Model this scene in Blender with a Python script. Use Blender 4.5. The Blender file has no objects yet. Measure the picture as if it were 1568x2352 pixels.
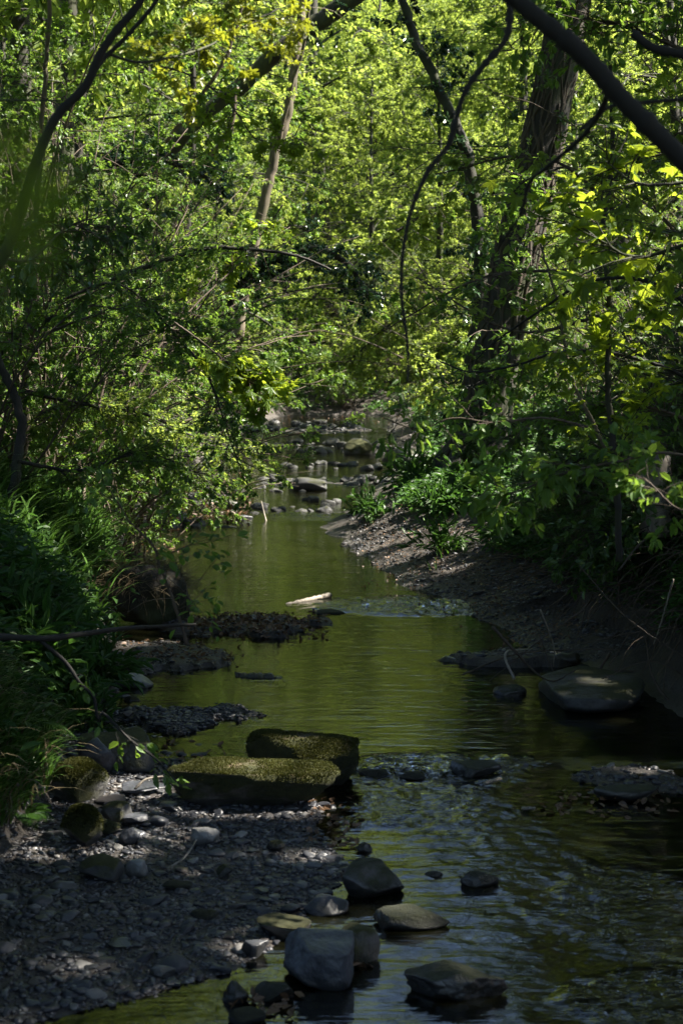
import bpy, math, numpy as np
from mathutils import Vector
R = math.radians
sc = bpy.context.scene
COL = sc.collection

# ------------------------------------------------------------------ camera, sky, sun, exposure
CAMH, FPX, YH = 2.0, 3730.0, 830.0            # eye height, focal length and horizon row on a 1568 x 2352 frame
PITCH = math.atan((1176 - YH) / FPX)
cam = bpy.data.cameras.new('camera'); camo = bpy.data.objects.new('camera', cam); COL.objects.link(camo)
camo.location = (0, 0, CAMH); camo.rotation_euler = (R(90) - PITCH, 0, 0)
cam.sensor_fit = 'VERTICAL'; cam.sensor_height = 36; cam.sensor_width = 24
cam.lens = FPX / 2352 * 36; cam.clip_start = 0.05; cam.clip_end = 600
cam.dof.use_dof = True; cam.dof.focus_distance = 11.0; cam.dof.aperture_fstop = 5.6
sc.camera = camo
SUN_EL, SUN_AZ = 50.0, 84.0                   # azimuth clockwise from the viewing direction (+Y)
S = Vector((math.sin(R(SUN_AZ)) * math.cos(R(SUN_EL)), math.cos(R(SUN_AZ)) * math.cos(R(SUN_EL)), math.sin(R(SUN_EL))))
w = bpy.data.worlds.new('World'); sc.world = w; w.use_nodes = True
nt = w.node_tree; sky = nt.nodes.new('ShaderNodeTexSky'); sky.sky_type = 'NISHITA'; sky.sun_disc = False
sky.sun_elevation = R(SUN_EL); sky.sun_rotation = R(SUN_AZ); sky.air_density = 1.0; sky.dust_density = 0.6
bg = nt.nodes['Background']; bg.inputs['Strength'].default_value = 0.05
nt.links.new(sky.outputs[0], bg.inputs[0])
sl = bpy.data.lights.new('sun', 'SUN'); sl.energy = 5.0; sl.angle = R(0.55); sl.color = (1, 0.93, 0.80)
so = bpy.data.objects.new('sun', sl); COL.objects.link(so); so.rotation_euler = S.to_track_quat('Z', 'Y').to_euler(); so.location = (20, 10, 30)
sc.view_settings.view_transform = 'Standard'; sc.view_settings.look = 'None'
sc.view_settings.exposure = 2.5; sc.view_settings.gamma = 1.0
sc.render.engine = 'CYCLES'
cy = sc.cycles; cy.max_bounces = 7; cy.diffuse_bounces = 4; cy.glossy_bounces = 3; cy.transmission_bounces = 3
cy.transparent_max_bounces = 8; cy.caustics_reflective = False; cy.caustics_refractive = False
cy.use_denoising = True; cy.sample_clamp_indirect = 4; cy.use_adaptive_sampling = True; cy.adaptive_threshold = 0.02

cp, sp = math.cos(PITCH), math.sin(PITCH)
def ray(px, py):
    u = (px - 784) / FPX; v = (1176 - py) / FPX
    return np.array([u, cp + v * sp, -sp + v * cp])
def at(px, py, d):                            # point on the view ray of (px, py) at distance d along +Y
    r = ray(px, py); return np.array([0, 0, CAMH]) + r * (d / r[1])
def on(px, py, z=0.0):                        # point on the level z seen at (px, py)
    r = ray(px, py); return np.array([0, 0, CAMH]) + r * ((z - CAMH) / r[2])

# ------------------------------------------------------------------ noise
def _h(i, j, k, s):
    n = (i.astype(np.int64) * 374761393 + j.astype(np.int64) * 668265263 + k.astype(np.int64) * 2147483647 + s * 144665) & 0xFFFFFFFF
    n = ((n ^ (n >> 13)) * 1274126177) & 0xFFFFFFFF
    n = ((n ^ (n >> 16)) * 2246822519) & 0xFFFFFFFF
    return (((n ^ (n >> 15)) & 0xFFFFFF) / 8388607.5) - 1.0
def noise(p, s=0):
    p = np.asarray(p, float); f = np.floor(p); t = p - f; t = t * t * (3 - 2 * t); f = f.astype(np.int64)
    r = 0
    for a in (0, 1):
        for b in (0, 1):
            for c in (0, 1):
                wgt = (t[..., 0] if a else 1 - t[..., 0]) * (t[..., 1] if b else 1 - t[..., 1]) * (t[..., 2] if c else 1 - t[..., 2])
                r = r + wgt * _h(f[..., 0] + a, f[..., 1] + b, f[..., 2] + c, s)
    return r
def fbm(p, s=0, o=4):
    r, a = 0, 0.5
    for i in range(o):
        r = r + a * noise(p * 2 ** i, s + i); a *= 0.5
    return r
def n2(x, y, f, s=0, o=3):
    x, y = np.broadcast_arrays(x, y)
    return fbm(np.stack([x * f, y * f, 0 * x + 7.3], -1), s, o)
def nrm(v): return v / np.maximum(np.linalg.norm(v, axis=-1, keepdims=True), 1e-9)

# ------------------------------------------------------------------ mesh collector
class G:
    def __init__(s): s.v = []; s.f = []; s.n = 0
    def add(s, v, *faces):
        v = np.asarray(v, np.float32).reshape(-1, 3)
        for f in faces: s.f.append(np.asarray(f, np.int32) + s.n)
        s.v.append(v); s.n += len(v)
    def mesh(s, name, mat, smooth=True):
        me = bpy.data.meshes.new(name); v = np.concatenate(s.v)
        me.vertices.add(len(v)); me.vertices.foreach_set('co', v.ravel())
        lens = np.concatenate([np.full(len(f), f.shape[1], np.int32) for f in s.f])
        loops = np.concatenate([f.ravel() for f in s.f])
        me.loops.add(len(loops)); me.loops.foreach_set('vertex_index', loops)
        me.polygons.add(len(lens)); st = np.zeros(len(lens), np.int32); st[1:] = np.cumsum(lens)[:-1]
        me.polygons.foreach_set('loop_start', st)
        try: me.polygons.foreach_set('loop_total', lens)
        except Exception: pass
        me.polygons.foreach_set('use_smooth', np.full(len(lens), smooth))
        me.materials.append(mat); me.update(calc_edges=True)
        return me
def obj(name, data, parent=None, loc=None):
    o = bpy.data.objects.new(name, data); COL.objects.link(o)
    if parent is not None: o.parent = parent
    if loc is not None: o.location = loc
    return o
def tag(o, label=None, cat=None, group=None, kind=None):
    if label: o['label'] = label
    if cat: o['category'] = cat
    if group: o['group'] = group
    if kind: o['kind'] = kind
    return o
def dup(root, loc=None, rz=None, scale=None, label=None, group=None):
    c = root.copy(); COL.objects.link(c)
    for ch in root.children:
        k = ch.copy(); COL.objects.link(k); k.parent = c
    if loc is not None: c.location = loc
    if rz is not None: c.rotation_euler = (0, 0, rz)
    if scale is not None: c.scale = (scale,) * 3 if np.isscalar(scale) else scale
    if label: c['label'] = label
    if group: c['group'] = group
    return c

def tubes(g, P, Rr, k=5):                      # P (N,K,3), Rr (N,K)
    P = np.asarray(P, float); Rr = np.asarray(Rr, float)
    if P.ndim == 2: P = P[None]; Rr = Rr[None]
    N, K, _ = P.shape
    T = np.empty_like(P); T[:, 1:-1] = P[:, 2:] - P[:, :-2]; T[:, 0] = P[:, 1] - P[:, 0]; T[:, -1] = P[:, -1] - P[:, -2]
    T = nrm(T); D = nrm(P[:, -1] - P[:, 0])
    ref = np.where(np.abs(D[:, 2:3]) > 0.7, np.array([[1.0, 0.13, 0]]), np.array([[0.11, 0.07, 1.0]]))[:, None, :]
    A = nrm(np.cross(T, ref)); B = np.cross(T, A)
    a = np.arange(k) * 2 * np.pi / k
    V = P[:, :, None] + Rr[:, :, None, None] * (A[:, :, None] * np.cos(a)[None, None, :, None] + B[:, :, None] * np.sin(a)[None, None, :, None])
    i = np.arange(K - 1)[:, None] * k; j = np.arange(k)[None]; j2 = (j + 1) % k
    q = np.stack([i + j, i + j2, i + k + j2, i + k + j], -1).reshape(-1, 4)
    F = (q[None] + (np.arange(N) * K * k)[:, None, None]).reshape(-1, 4)
    g.add(V, F)
    if k <= 6 or N == 1:
        cap = (np.arange(N) * K * k)[:, None] + (K - 1) * k + np.arange(k)[None]
        cap0 = (np.arange(N) * K * k)[:, None] + np.arange(k)[None, ::-1]
        off = g.n - N * K * k
        g.f.append((cap + off).astype(np.int32)); g.f.append((cap0 + off).astype(np.int32))
def smooth(pts, n):
    pts = np.asarray(pts, float)
    p = np.vstack([2 * pts[0] - pts[1], pts, 2 * pts[-1] - pts[-2]])
    L = np.r_[0, np.cumsum(np.linalg.norm(np.diff(pts, axis=0), axis=1))]; m = len(pts)
    s = np.interp(np.linspace(0, L[-1], n), L, np.arange(m)); i = np.clip(s.astype(int), 0, m - 2); t = (s - i)[:, None]
    a, b, c, d = p[i], p[i + 1], p[i + 2], p[i + 3]
    return 0.5 * (2 * b + (c - a) * t + (2 * a - 5 * b + 4 * c - d) * t ** 2 + (3 * b - a - 3 * c + d) * t ** 3)

# leaf templates: (u along, v across, w up)
KITE = (np.array([[0, 0, 0], [.45, .30, .07], [1, 0, -.08], [.45, -.30, .07]]), [[0, 1, 2], [0, 2, 3]])
HEX = (np.array([[0, 0, 0], [.28, .26, .07], [.68, .24, .04], [1, 0, -.12], [.68, -.24, .04], [.28, -.26, .07]]), [[0, 1, 2, 3], [0, 3, 4, 5]])
def _syc():
    out = []
    for a, l in ((-118, .52), (-62, .86), (0, 1.0), (62, .86), (118, .52)):
        out += [(a - 17, l * .62), (a - 10, l * .80), (a - 7, l * .76), (a, l), (a + 7, l * .76), (a + 10, l * .80), (a + 17, l * .62), (a + 29, .38 if abs(a) < 100 else .34)]
    out = out[:-1]; out.insert(0, (-150, .25)); out.append((150, .25))
    v = [[0, 0, 0]] + [[r * math.cos(R(a)) * .62, r * math.sin(R(a)) * .62, -.30 * r * r + .07 * math.cos(R(a * 5.8))] for a, r in out]
    n = len(out)
    return np.array(v), [[0, i, i + 1] for i in range(1, n)] + [[0, n, 1]]
SYC = _syc()
def leaves(g, C, T, N, size, tpl, wid=1.0):
    v, f = tpl; M = len(C)
    if M == 0: return
    T = nrm(T); B = nrm(np.cross(N, T)); N = np.cross(T, B); s = np.broadcast_to(np.asarray(size, float), (M,))[:, None, None]
    V = C[:, None] + s * (v[None, :, 0:1] * T[:, None] + wid * v[None, :, 1:2] * B[:, None] + v[None, :, 2:3] * N[:, None])
    F = (np.asarray(f)[None] + (np.arange(M) * len(v))[:, None, None]).reshape(-1, len(f[0]))
    g.add(V, F)
def rdir(rng, n): return nrm(rng.normal(size=(n, 3)))
def scatter_leaves(g, C, rng, size, tpl, up=1.0, droop=.35, wid=1.0, var=.3):
    n = len(C)
    N = nrm(rdir(rng, n) * .8 + np.array([0, 0, up])); T = rdir(rng, n); T[:, 2] = T[:, 2] * .5 - droop
    leaves(g, C, T, N, size * (1 + var * rng.uniform(-1, 1, n)), tpl, wid)

# ------------------------------------------------------------------ materials
def mat(name):
    m = bpy.data.materials.new(name); m.use_nodes = True; t = m.node_tree
    for n in list(t.nodes):
        if n.type != 'OUTPUT_MATERIAL': t.nodes.remove(n)
    return m, t, t.nodes['Material Output']
def nd(t, typ, **kw):
    n = t.nodes.new(typ)
    for k, v in kw.items():
        if k in n.inputs.keys() if isinstance(k, str) else False: n.inputs[k].default_value = v
        else: setattr(n, k, v)
    return n
def ramp(t, fac, stops, interp='LINEAR'):
    r = t.nodes.new('ShaderNodeValToRGB'); r.color_ramp.interpolation = interp; e = r.color_ramp.elements
    while len(e) < len(stops): e.new(.5)
    for i, (p, c) in enumerate(stops):
        e[i].position = p; e[i].color = (c, c, c, 1) if np.isscalar(c) else (*c, 1)
    t.links.new(fac, r.inputs[0]); return r.outputs[0]
def nz(t, scale, detail=4, rough=.55, vec=None, dist=0):
    n = nd(t, 'ShaderNodeTexNoise'); n.inputs['Scale'].default_value = scale; n.inputs['Detail'].default_value = detail
    n.inputs['Roughness'].default_value = rough; n.inputs['Distortion'].default_value = dist
    if vec is not None: t.links.new(vec, n.inputs['Vector'])
    return n.outputs['Fac']
def mixc(t, fac, a, b, mode='MIX'):
    n = t.nodes.new('ShaderNodeMix'); n.data_type = 'RGBA'; n.blend_type = mode
    for sock, v in ((n.inputs[0], fac), (n.inputs[6], a), (n.inputs[7], b)):
        if hasattr(v, 'is_linked') or isinstance(v, bpy.types.NodeSocket): t.links.new(v, sock)
        else: sock.default_value = v if np.isscalar(v) else (*v, 1)
    return n.outputs[2]
def math_(t, op, a, b=0.0, c=None):
    n = t.nodes.new('ShaderNodeMath'); n.operation = op
    for i, v in enumerate((a, b) + ((c,) if c is not None else ())):
        if isinstance(v, bpy.types.NodeSocket): t.links.new(v, n.inputs[i])
        else: n.inputs[i].default_value = v
    return n.outputs[0]
def bump(t, h, strength=.5, dist=.01):
    b = t.nodes.new('ShaderNodeBump'); b.inputs['Strength'].default_value = strength; b.inputs['Distance'].default_value = dist
    t.links.new(h, b.inputs['Height']); return b.outputs[0]
def coord(t, scale=None, kind='Object'):
    c = t.nodes.new('ShaderNodeTexCoord').outputs[kind]
    if scale is None: return c
    m = t.nodes.new('ShaderNodeMapping'); m.inputs['Scale'].default_value = scale; t.links.new(c, m.inputs[0]); return m.outputs[0]

def leaf_mat(name, dark, light, trans, rough=.38, tf=.42, spec=.5):
    m, t, out = mat(name)
    g = t.nodes.new('ShaderNodeNewGeometry')
    rnd = g.outputs['Random Per Island']
    big = ramp(t, nz(t, .9, 2, vec=coord(t)), [(.3, 0), (.7, 1)])
    f = math_(t, 'ADD', math_(t, 'MULTIPLY', rnd, .65), math_(t, 'MULTIPLY', big, .35))
    c = ramp(t, f, [(0, dark), (.75, light), (1, tuple(min(1, x * 1.25 + .01) for x in light))])
    p = nd(t, 'ShaderNodeBsdfPrincipled'); t.links.new(c, p.inputs['Base Color'])
    p.inputs['Roughness'].default_value = rough; p.inputs['Specular IOR Level'].default_value = spec
    tr = nd(t, 'ShaderNodeBsdfTranslucent')
    tc = mixc(t, rnd, tuple(x * .75 for x in trans), trans); t.links.new(tc, tr.inputs[0])
    mx = nd(t, 'ShaderNodeMixShader'); mx.inputs[0].default_value = tf
    t.links.new(p.outputs[0], mx.inputs[1]); t.links.new(tr.outputs[0], mx.inputs[2]); t.links.new(mx.outputs[0], out.inputs[0])
    return m
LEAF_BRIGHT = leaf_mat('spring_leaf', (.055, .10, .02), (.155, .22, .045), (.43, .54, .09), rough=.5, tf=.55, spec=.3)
LEAF_HAW = leaf_mat('hawthorn_leaf', (.042, .095, .018), (.09, .165, .033), (.26, .42, .05), rough=.42, tf=.42, spec=.32)
LEAF_SYC = leaf_mat('sycamore_leaf', (.05, .10, .02), (.09, .16, .025), (.44, .55, .04), rough=.4, tf=.55, spec=.35)
LEAF_YEL = leaf_mat('young_maple_leaf', (.09, .11, .018), (.15, .17, .022), (.38, .42, .03), tf=.5)
LEAF_IVY = leaf_mat('ivy_leaf', (.012, .035, .015), (.03, .07, .025), (.05, .12, .03), rough=.25, tf=.15)
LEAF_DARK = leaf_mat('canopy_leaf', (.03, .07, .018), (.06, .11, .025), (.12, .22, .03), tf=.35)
GRASS = leaf_mat('grass_blade', (.03, .075, .015), (.07, .14, .025), (.12, .26, .03), rough=.35, tf=.35)
DRYGR = leaf_mat('dry_grass', (.06, .045, .025), (.14, .11, .06), (.25, .2, .1), rough=.6, tf=.3)
HERB = leaf_mat('herb_leaf', (.018, .05, .013), (.042, .095, .022), (.09, .21, .03), rough=.48, tf=.32, spec=.3)
LITTER = leaf_mat('dead_leaf', (.06, .035, .02), (.17, .10, .055), (.16, .09, .04), rough=.5, tf=.2)

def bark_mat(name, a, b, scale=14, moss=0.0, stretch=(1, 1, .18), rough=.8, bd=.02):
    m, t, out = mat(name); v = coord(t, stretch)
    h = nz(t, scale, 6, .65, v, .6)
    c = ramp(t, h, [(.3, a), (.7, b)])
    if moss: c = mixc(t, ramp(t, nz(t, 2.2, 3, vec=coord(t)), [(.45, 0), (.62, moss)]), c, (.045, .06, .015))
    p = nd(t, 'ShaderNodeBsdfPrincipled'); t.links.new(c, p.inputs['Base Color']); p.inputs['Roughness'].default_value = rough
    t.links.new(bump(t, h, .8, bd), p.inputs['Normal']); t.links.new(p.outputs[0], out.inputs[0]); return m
BARK = bark_mat('dark_bark', (.006, .005, .004), (.028, .023, .018), moss=.5)
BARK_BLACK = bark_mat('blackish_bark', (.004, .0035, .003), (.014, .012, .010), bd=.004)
BARK_PALE = bark_mat('pale_bark', (.05, .04, .03), (.19, .15, .11), 9, moss=.35, bd=.006)
BARK_TWIG = bark_mat('twig_bark', (.035, .024, .018), (.11, .08, .055), 30, bd=.003)
BARK_DEAD = bark_mat('dead_wood', (.10, .085, .07), (.30, .26, .21), 25, bd=.004, rough=.7)
BARK_WET = bark_mat('wet_wood', (.012, .010, .008), (.05, .04, .03), 18, moss=.3, rough=.3, bd=.01)
BARK_VINE = bark_mat('vine_bark', (.02, .015, .011), (.085, .062, .045), 30, bd=.004)

def rock_mat(name, a, b, moss=0.0, mossc=((.016, .022, .006), (.06, .06, .014)), rough=.55, wet=False, brown=0.0):
    m, t, out = mat(name); v = coord(t)
    n1 = nz(t, 5, 6, .6, v, .4); n2_ = nz(t, 45, 4, .6, v)
    c = ramp(t, n1, [(.25, a), (.75, b)])
    c = mixc(t, math_(t, 'MULTIPLY', ramp(t, n2_, [(.3, 0), (.7, 1)]), .45), c, tuple(x * 1.7 for x in b), 'MIX')
    h = math_(t, 'ADD', n1, math_(t, 'MULTIPLY', n2_, .25)); r = None
    p = nd(t, 'ShaderNodeBsdfPrincipled')
    rg = rough
    if moss:
        g = t.nodes.new('ShaderNodeNewGeometry'); sx = t.nodes.new('ShaderNodeSeparateXYZ'); t.links.new(g.outputs['Normal'], sx.inputs[0])
        k = math_(t, 'ADD', math_(t, 'MULTIPLY', sx.outputs[2], .35), math_(t, 'MULTIPLY', nz(t, 3.5, 5, .6, v), 1.0))
        th = 1.0 - moss * .75
        f = ramp(t, k, [(max(0, th - .08), 0), (min(1, th + .08), 1)])
        mc = ramp(t, nz(t, 26, 5, .7, v), [(.25, mossc[0]), (.75, mossc[1])])
        if brown: mc = mixc(t, ramp(t, math_(t, 'MULTIPLY', sx.outputs[2], nz(t, 4, 4, .6, v)), [(.42, 0), (.56, brown)]), mc, (.10, .07, .035))
        c = mixc(t, f, c, mc)
        hm = nz(t, 110, 4, .8, v); h = math_(t, 'ADD', h, math_(t, 'MULTIPLY', math_(t, 'MULTIPLY', hm, f), 1.2))
        r = math_(t, 'ADD', rough, math_(t, 'MULTIPLY', f, .95 - rough)); t.links.new(r, p.inputs['Roughness'])
    else: p.inputs['Roughness'].default_value = rg
    if wet: p.inputs['Specular IOR Level'].default_value = .7
    g2 = t.nodes.new('ShaderNodeNewGeometry'); s2 = t.nodes.new('ShaderNodeSeparateXYZ'); t.links.new(g2.outputs['Position'], s2.inputs[0])
    wl = ramp(t, math_(t, 'ADD', s2.outputs[2], math_(t, 'MULTIPLY', n1, .06)), [(.055, 1), (.09, 0)])
    c = mixc(t, math_(t, 'MULTIPLY', wl, .75), c, (.008, .008, .006))
    lich = ramp(t, nz(t, 16, 5, .7, v), [(.58, 0), (.66, .5)]); c = mixc(t, lich, c, tuple(x * .45 for x in a))
    t.links.new(c, p.inputs['Base Color']); t.links.new(bump(t, h, .9, .016), p.inputs['Normal']); t.links.new(p.outputs[0], out.inputs[0])
    return m
ROCK_MOSS = rock_mat('mossy_stone', (.05, .045, .04), (.12, .11, .10), moss=.95, brown=.85)
ROCK_GREEN = rock_mat('green_mossy_stone', (.05, .05, .05), (.13, .125, .12), moss=.80)
ROCK_PART = rock_mat('part_mossy_stone', (.03, .03, .032), (.08, .08, .08), moss=.55, mossc=((.03, .035, .01), (.08, .08, .02)))
ROCK_GREY = rock_mat('grey_slate', (.024, .026, .032), (.062, .065, .076), rough=.42)
ROCK_PALE = rock_mat('pale_slate', (.07, .07, .073), (.19, .185, .18), rough=.45)
ROCK_DARK = rock_mat('dark_slate', (.012, .012, .013), (.034, .034, .035), rough=.6, moss=.2)
ROCK_WET = rock_mat('wet_dark_stone', (.014, .013, .012), (.045, .042, .04), rough=.32, wet=True, moss=.42, mossc=((.012, .018, .005), (.04, .045, .01)))

def pebble_mat():
    m, t, out = mat('river_pebbles'); g = t.nodes.new('ShaderNodeNewGeometry'); rnd = g.outputs['Random Per Island']
    c = ramp(t, rnd, [(0, (.013, .014, .018)), (.35, (.032, .034, .042)), (.64, (.058, .06, .07)), (.80, (.05, .037, .03)), (.91, (.10, .098, .098)), (.97, (.20, .19, .18))])
    c = mixc(t, math_(t, 'MULTIPLY', nz(t, 60, 4, .6, coord(t)), .5), c, (.03, .03, .035))
    p = nd(t, 'ShaderNodeBsdfPrincipled'); t.links.new(c, p.inputs['Base Color'])
    r2 = math_(t, 'FRACT', math_(t, 'MULTIPLY', rnd, 37.7)); t.links.new(math_(t, 'ADD', .28, math_(t, 'MULTIPLY', r2, .35)), p.inputs['Roughness'])
    t.links.new(bump(t, nz(t, 90, 3, .6, coord(t)), .5, .004), p.inputs['Normal']); t.links.new(p.outputs[0], out.inputs[0]); return m
PEBBLE = pebble_mat()

def ground_mat():
    m, t, out = mat('earth_and_silt'); v = coord(t)
    n1 = nz(t, 1.3, 5, .6, v); n3 = nz(t, 16, 5, .65, v); n4 = nz(t, 70, 4, .7, v)
    c = ramp(t, n1, [(.3, (.012, .009, .007)), (.55, (.030, .023, .018)), (.75, (.05, .04, .031))])
    c = mixc(t, ramp(t, n3, [(.45, 0), (.7, .65)]), c, (.06, .045, .034))
    c = mixc(t, ramp(t, n4, [(.60, 0), (.72, .6)]), c, (.12, .105, .09))
    c = mixc(t, ramp(t, nz(t, 9, 4, .6, v), [(.55, 0), (.68, .6)]), c, (.02, .016, .012))
    g = t.nodes.new('ShaderNodeNewGeometry'); sx = t.nodes.new('ShaderNodeSeparateXYZ'); t.links.new(g.outputs['Position'], sx.inputs[0])
    wet = ramp(t, sx.outputs[2], [(.0, 1), (.14, 0)])
    c = mixc(t, math_(t, 'MULTIPLY', wet, .4), c, (.05, .048, .05))
    far = t.nodes.new('ShaderNodeMapRange'); far.inputs[1].default_value = 1.2; far.inputs[2].default_value = 3.0; t.links.new(sx.outputs[2], far.inputs[0])
    c = mixc(t, far.outputs[0], c, ramp(t, n3, [(.35, (.03, .05, .012)), (.7, (.07, .10, .02))]))
    p = nd(t, 'ShaderNodeBsdfPrincipled'); t.links.new(c, p.inputs['Base Color'])
    t.links.new(math_(t, 'SUBTRACT', .8, math_(t, 'MULTIPLY', wet, .42)), p.inputs['Roughness'])
    h = math_(t, 'ADD', n3, math_(t, 'MULTIPLY', n4, .5)); t.links.new(bump(t, h, 1.0, .03), p.inputs['Normal'])
    t.links.new(p.outputs[0], out.inputs[0]); return m
GROUND = ground_mat()

def water_mat():
    m, t, out = mat('stream_water')
    g = t.nodes.new('ShaderNodeNewGeometry'); pos = g.outputs['Position']
    def mp(sc_, rz=0):
        k = t.nodes.new('ShaderNodeMapping'); k.inputs['Scale'].default_value = sc_; k.inputs['Rotation'].default_value = (0, 0, rz); t.links.new(pos, k.inputs[0]); return k.outputs[0]
    a = nz(t, 1.0, 3, .55, mp((2.2, 9.5, 1), .05), .4)
    b = nz(t, 1.0, 3, .6, mp((4.5, 24, 1), -.08), .3)
    at_ = t.nodes.new('ShaderNodeAttribute'); at_.attribute_name = 'chop'
    c = nz(t, 1.0, 3, .6, mp((8, 15, 1), .3), .8)
    h = math_(t, 'ADD', math_(t, 'MULTIPLY', a, .0065), math_(t, 'MULTIPLY', b, .0018))
    h = math_(t, 'ADD', h, math_(t, 'MULTIPLY', math_(t, 'MULTIPLY', c, at_.outputs['Fac']), .036))
    bp = t.nodes.new('ShaderNodeBump'); bp.inputs['Strength'].default_value = 1; bp.inputs['Distance'].default_value = 1.0; t.links.new(h, bp.inputs['Height'])
    gl = nd(t, 'ShaderNodeBsdfGlossy'); gl.inputs['Roughness'].default_value = .015; t.links.new(bp.outputs[0], gl.inputs['Normal'])
    tr = nd(t, 'ShaderNodeBsdfTransparent'); tr.inputs[0].default_value = (.36, .33, .2, 1)
    df = nd(t, 'ShaderNodeBsdfDiffuse'); df.inputs[0].default_value = (.008, .0085, .0035, 1)
    m1 = nd(t, 'ShaderNodeMixShader'); m1.inputs[0].default_value = .5; t.links.new(tr.outputs[0], m1.inputs[1]); t.links.new(df.outputs[0], m1.inputs[2])
    fr = nd(t, 'ShaderNodeFresnel'); fr.inputs['IOR'].default_value = 1.75; t.links.new(bp.outputs[0], fr.inputs['Normal'])
    m2 = nd(t, 'ShaderNodeMixShader'); t.links.new(fr.outputs[0], m2.inputs[0]); t.links.new(m1.outputs[0], m2.inputs[1]); t.links.new(gl.outputs[0], m2.inputs[2])
    # aerated crests
    foam = ramp(t, math_(t, 'MULTIPLY', nz(t, 1.0, 5, .7, mp((13, 24, 1)), 1.2), at_.outputs['Fac']), [(.50, 0), (.68, .7)])
    fd = nd(t, 'ShaderNodeBsdfDiffuse'); fd.inputs[0].default_value = (.6, .63, .66, 1)
    m3 = nd(t, 'ShaderNodeMixShader'); t.links.new(foam, m3.inputs[0]); t.links.new(m2.outputs[0], m3.inputs[1]); t.links.new(fd.outputs[0], m3.inputs[2])
    t.links.new(m3.outputs[0], out.inputs[0]); return m
WATER = water_mat()

# ------------------------------------------------------------------ terrain
LB = [(-150, 2420), (60, 2352), (330, 2290), (520, 2235), (610, 2180), (690, 2110), (745, 2060), (790, 2000), (765, 1950), (745, 1900), (735, 1850), (640, 1790), (540, 1730), (430, 1660), (330, 1615),
      (275, 1580), (270, 1500), (300, 1430), (380, 1390), (350, 1330), (290, 1270), (365, 1215), (425, 1170), (440, 1120), (510, 1065), (555, 1015), (575, 988), (620, 968), (680, 955)]
RB = [(2300, 2352), (2100, 2100), (1850, 1900), (1700, 1800), (1610, 1740), (1560, 1690), (1500, 1640), (1420, 1580), (1290, 1520), (1170, 1480), (1110, 1440), (1040, 1395), (950, 1360), (895, 1330), (835, 1298), (785, 1262), (742, 1232), (722, 1215),
      (790, 1180), (850, 1145), (890, 1100), (905, 1060), (895, 1020), (880, 990), (900, 965), (960, 952)]
lw = np.array([on(*p)[:2] for p in LB]); rw = np.array([on(*p)[:2] for p in RB])
lo, ro = np.argsort(lw[:, 1]), np.argsort(rw[:, 1]); lw, rw = lw[lo], rw[ro]
def XL(y): return np.interp(y, lw[:, 1], lw[:, 0])
def XR(y): return np.interp(y, rw[:, 1], rw[:, 0])
BUMPS = []                                     # (x, y, rx, ry, top height): bars and spits
def bar(px, py, wpx, hpx, h):
    c = on(px, py); d = c[1]; d2 = on(px, py - hpx / 2)[1] - on(px, py + hpx / 2)[1]
    BUMPS.append((c[0], c[1], wpx / 2 / FPX * d, d2 / 2, h))
bar(570, 1447, 400, 56, .06); bar(370, 1515, 380, 84, .05); bar(400, 1208, 190, 16, .06); bar(1180, 1525, 360, 30, .07)
bar(1440, 1800, 420, 90, .012); bar(800, 1112, 190, 12, .03); bar(740, 992, 260, 12, .06); bar(420, 1655, 330, 80, .05); bar(840, 1030, 150, 12, .05); bar(470, 1150, 150, 22, .06)
def sm(x): x = np.clip(x, 0, 1); return x * x * (3 - 2 * x)
def Hgt(x, y, fine=True):
    x, y = np.broadcast_arrays(np.asarray(x, float), np.asarray(y, float))
    wob = n2(x, y, 1.6, 5) * .22 * np.clip(y / 14, .4, 1.6)
    dL = XL(y) - x + wob; dR = x - XR(y) + wob; dE = (y - 60) * .5 + n2(x, y, .4, 9)
    foot = np.where(y < 11.5, -1.38 + .1 * np.sin(y * 2), XL(y) - .35)
    foot = np.minimum(foot, XL(y) - .05)
    bl = np.maximum(0, foot - x)
    hl = .035 * np.minimum(dL, 1.2) + (1 - np.exp(-bl / .62)) * 1.05 + .05 * bl
    hr = np.where(y > 12.3, .34, .22) * np.minimum(dR, 2.4 + 0 * dR) + .07 * np.maximum(0, dR - 2.4)
    f2 = np.interp(y, [7, 10, 12, 15, 20, 30], [2.9, 2.0, 1.8, 2.7, 4.2, 6]) + .12 * np.sin(y * 3.1)
    hr = hr + 1.15 * (1 - np.exp(-np.maximum(0, x - f2) / .45))
    he = .45 * dE
    ins = -np.minimum(.22, .16 * np.minimum(-np.minimum(dL, 0), -np.minimum(dR, 0)) + .01)
    h = np.where(dL > 0, hl, np.where(dR > 0, hr, ins))
    h = np.where((dE > 0), np.maximum(h, he), h)
    h = h + .32 * np.maximum(0, np.abs(x) - 9) + np.where(y > 66, .30 * (y - 66), 0)
    h = np.minimum(h, 30 + 0 * h)
    for bx, by, rx, ry, t in BUMPS:
        q = ((x - bx) / rx) ** 2 + ((y - by) / ry) ** 2 + .9 * n2(x, y, 2.2, 31) + 1.0 * n2(x, y, 7.0, 32)
        h = np.maximum(h, (t + .1) * (1 - sm(q / 1.15 * .5 + .0)) * 1.0 - .10 + 0 * h) if False else np.maximum(h, t - (t + .12) * sm((q - .35) / 1.1))
    if fine:
        amp = np.where(h > .02, 1, .5)
        h = h + amp * (.05 * n2(x, y, 3.0, 11) + .022 * n2(x, y, 11, 12)) * np.clip(np.abs(h) * 8 + .25, 0, 1)
        h = h + np.where(dR > .1, np.clip(dR, 0, .6) * (.12 * n2(x, y, 1.7, 13) + .10 * np.abs(n2(x, y, 5.0, 14))), 0)
    return h
def H1(x, y): return float(Hgt(np.array([x]), np.array([y]))[0])
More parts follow.
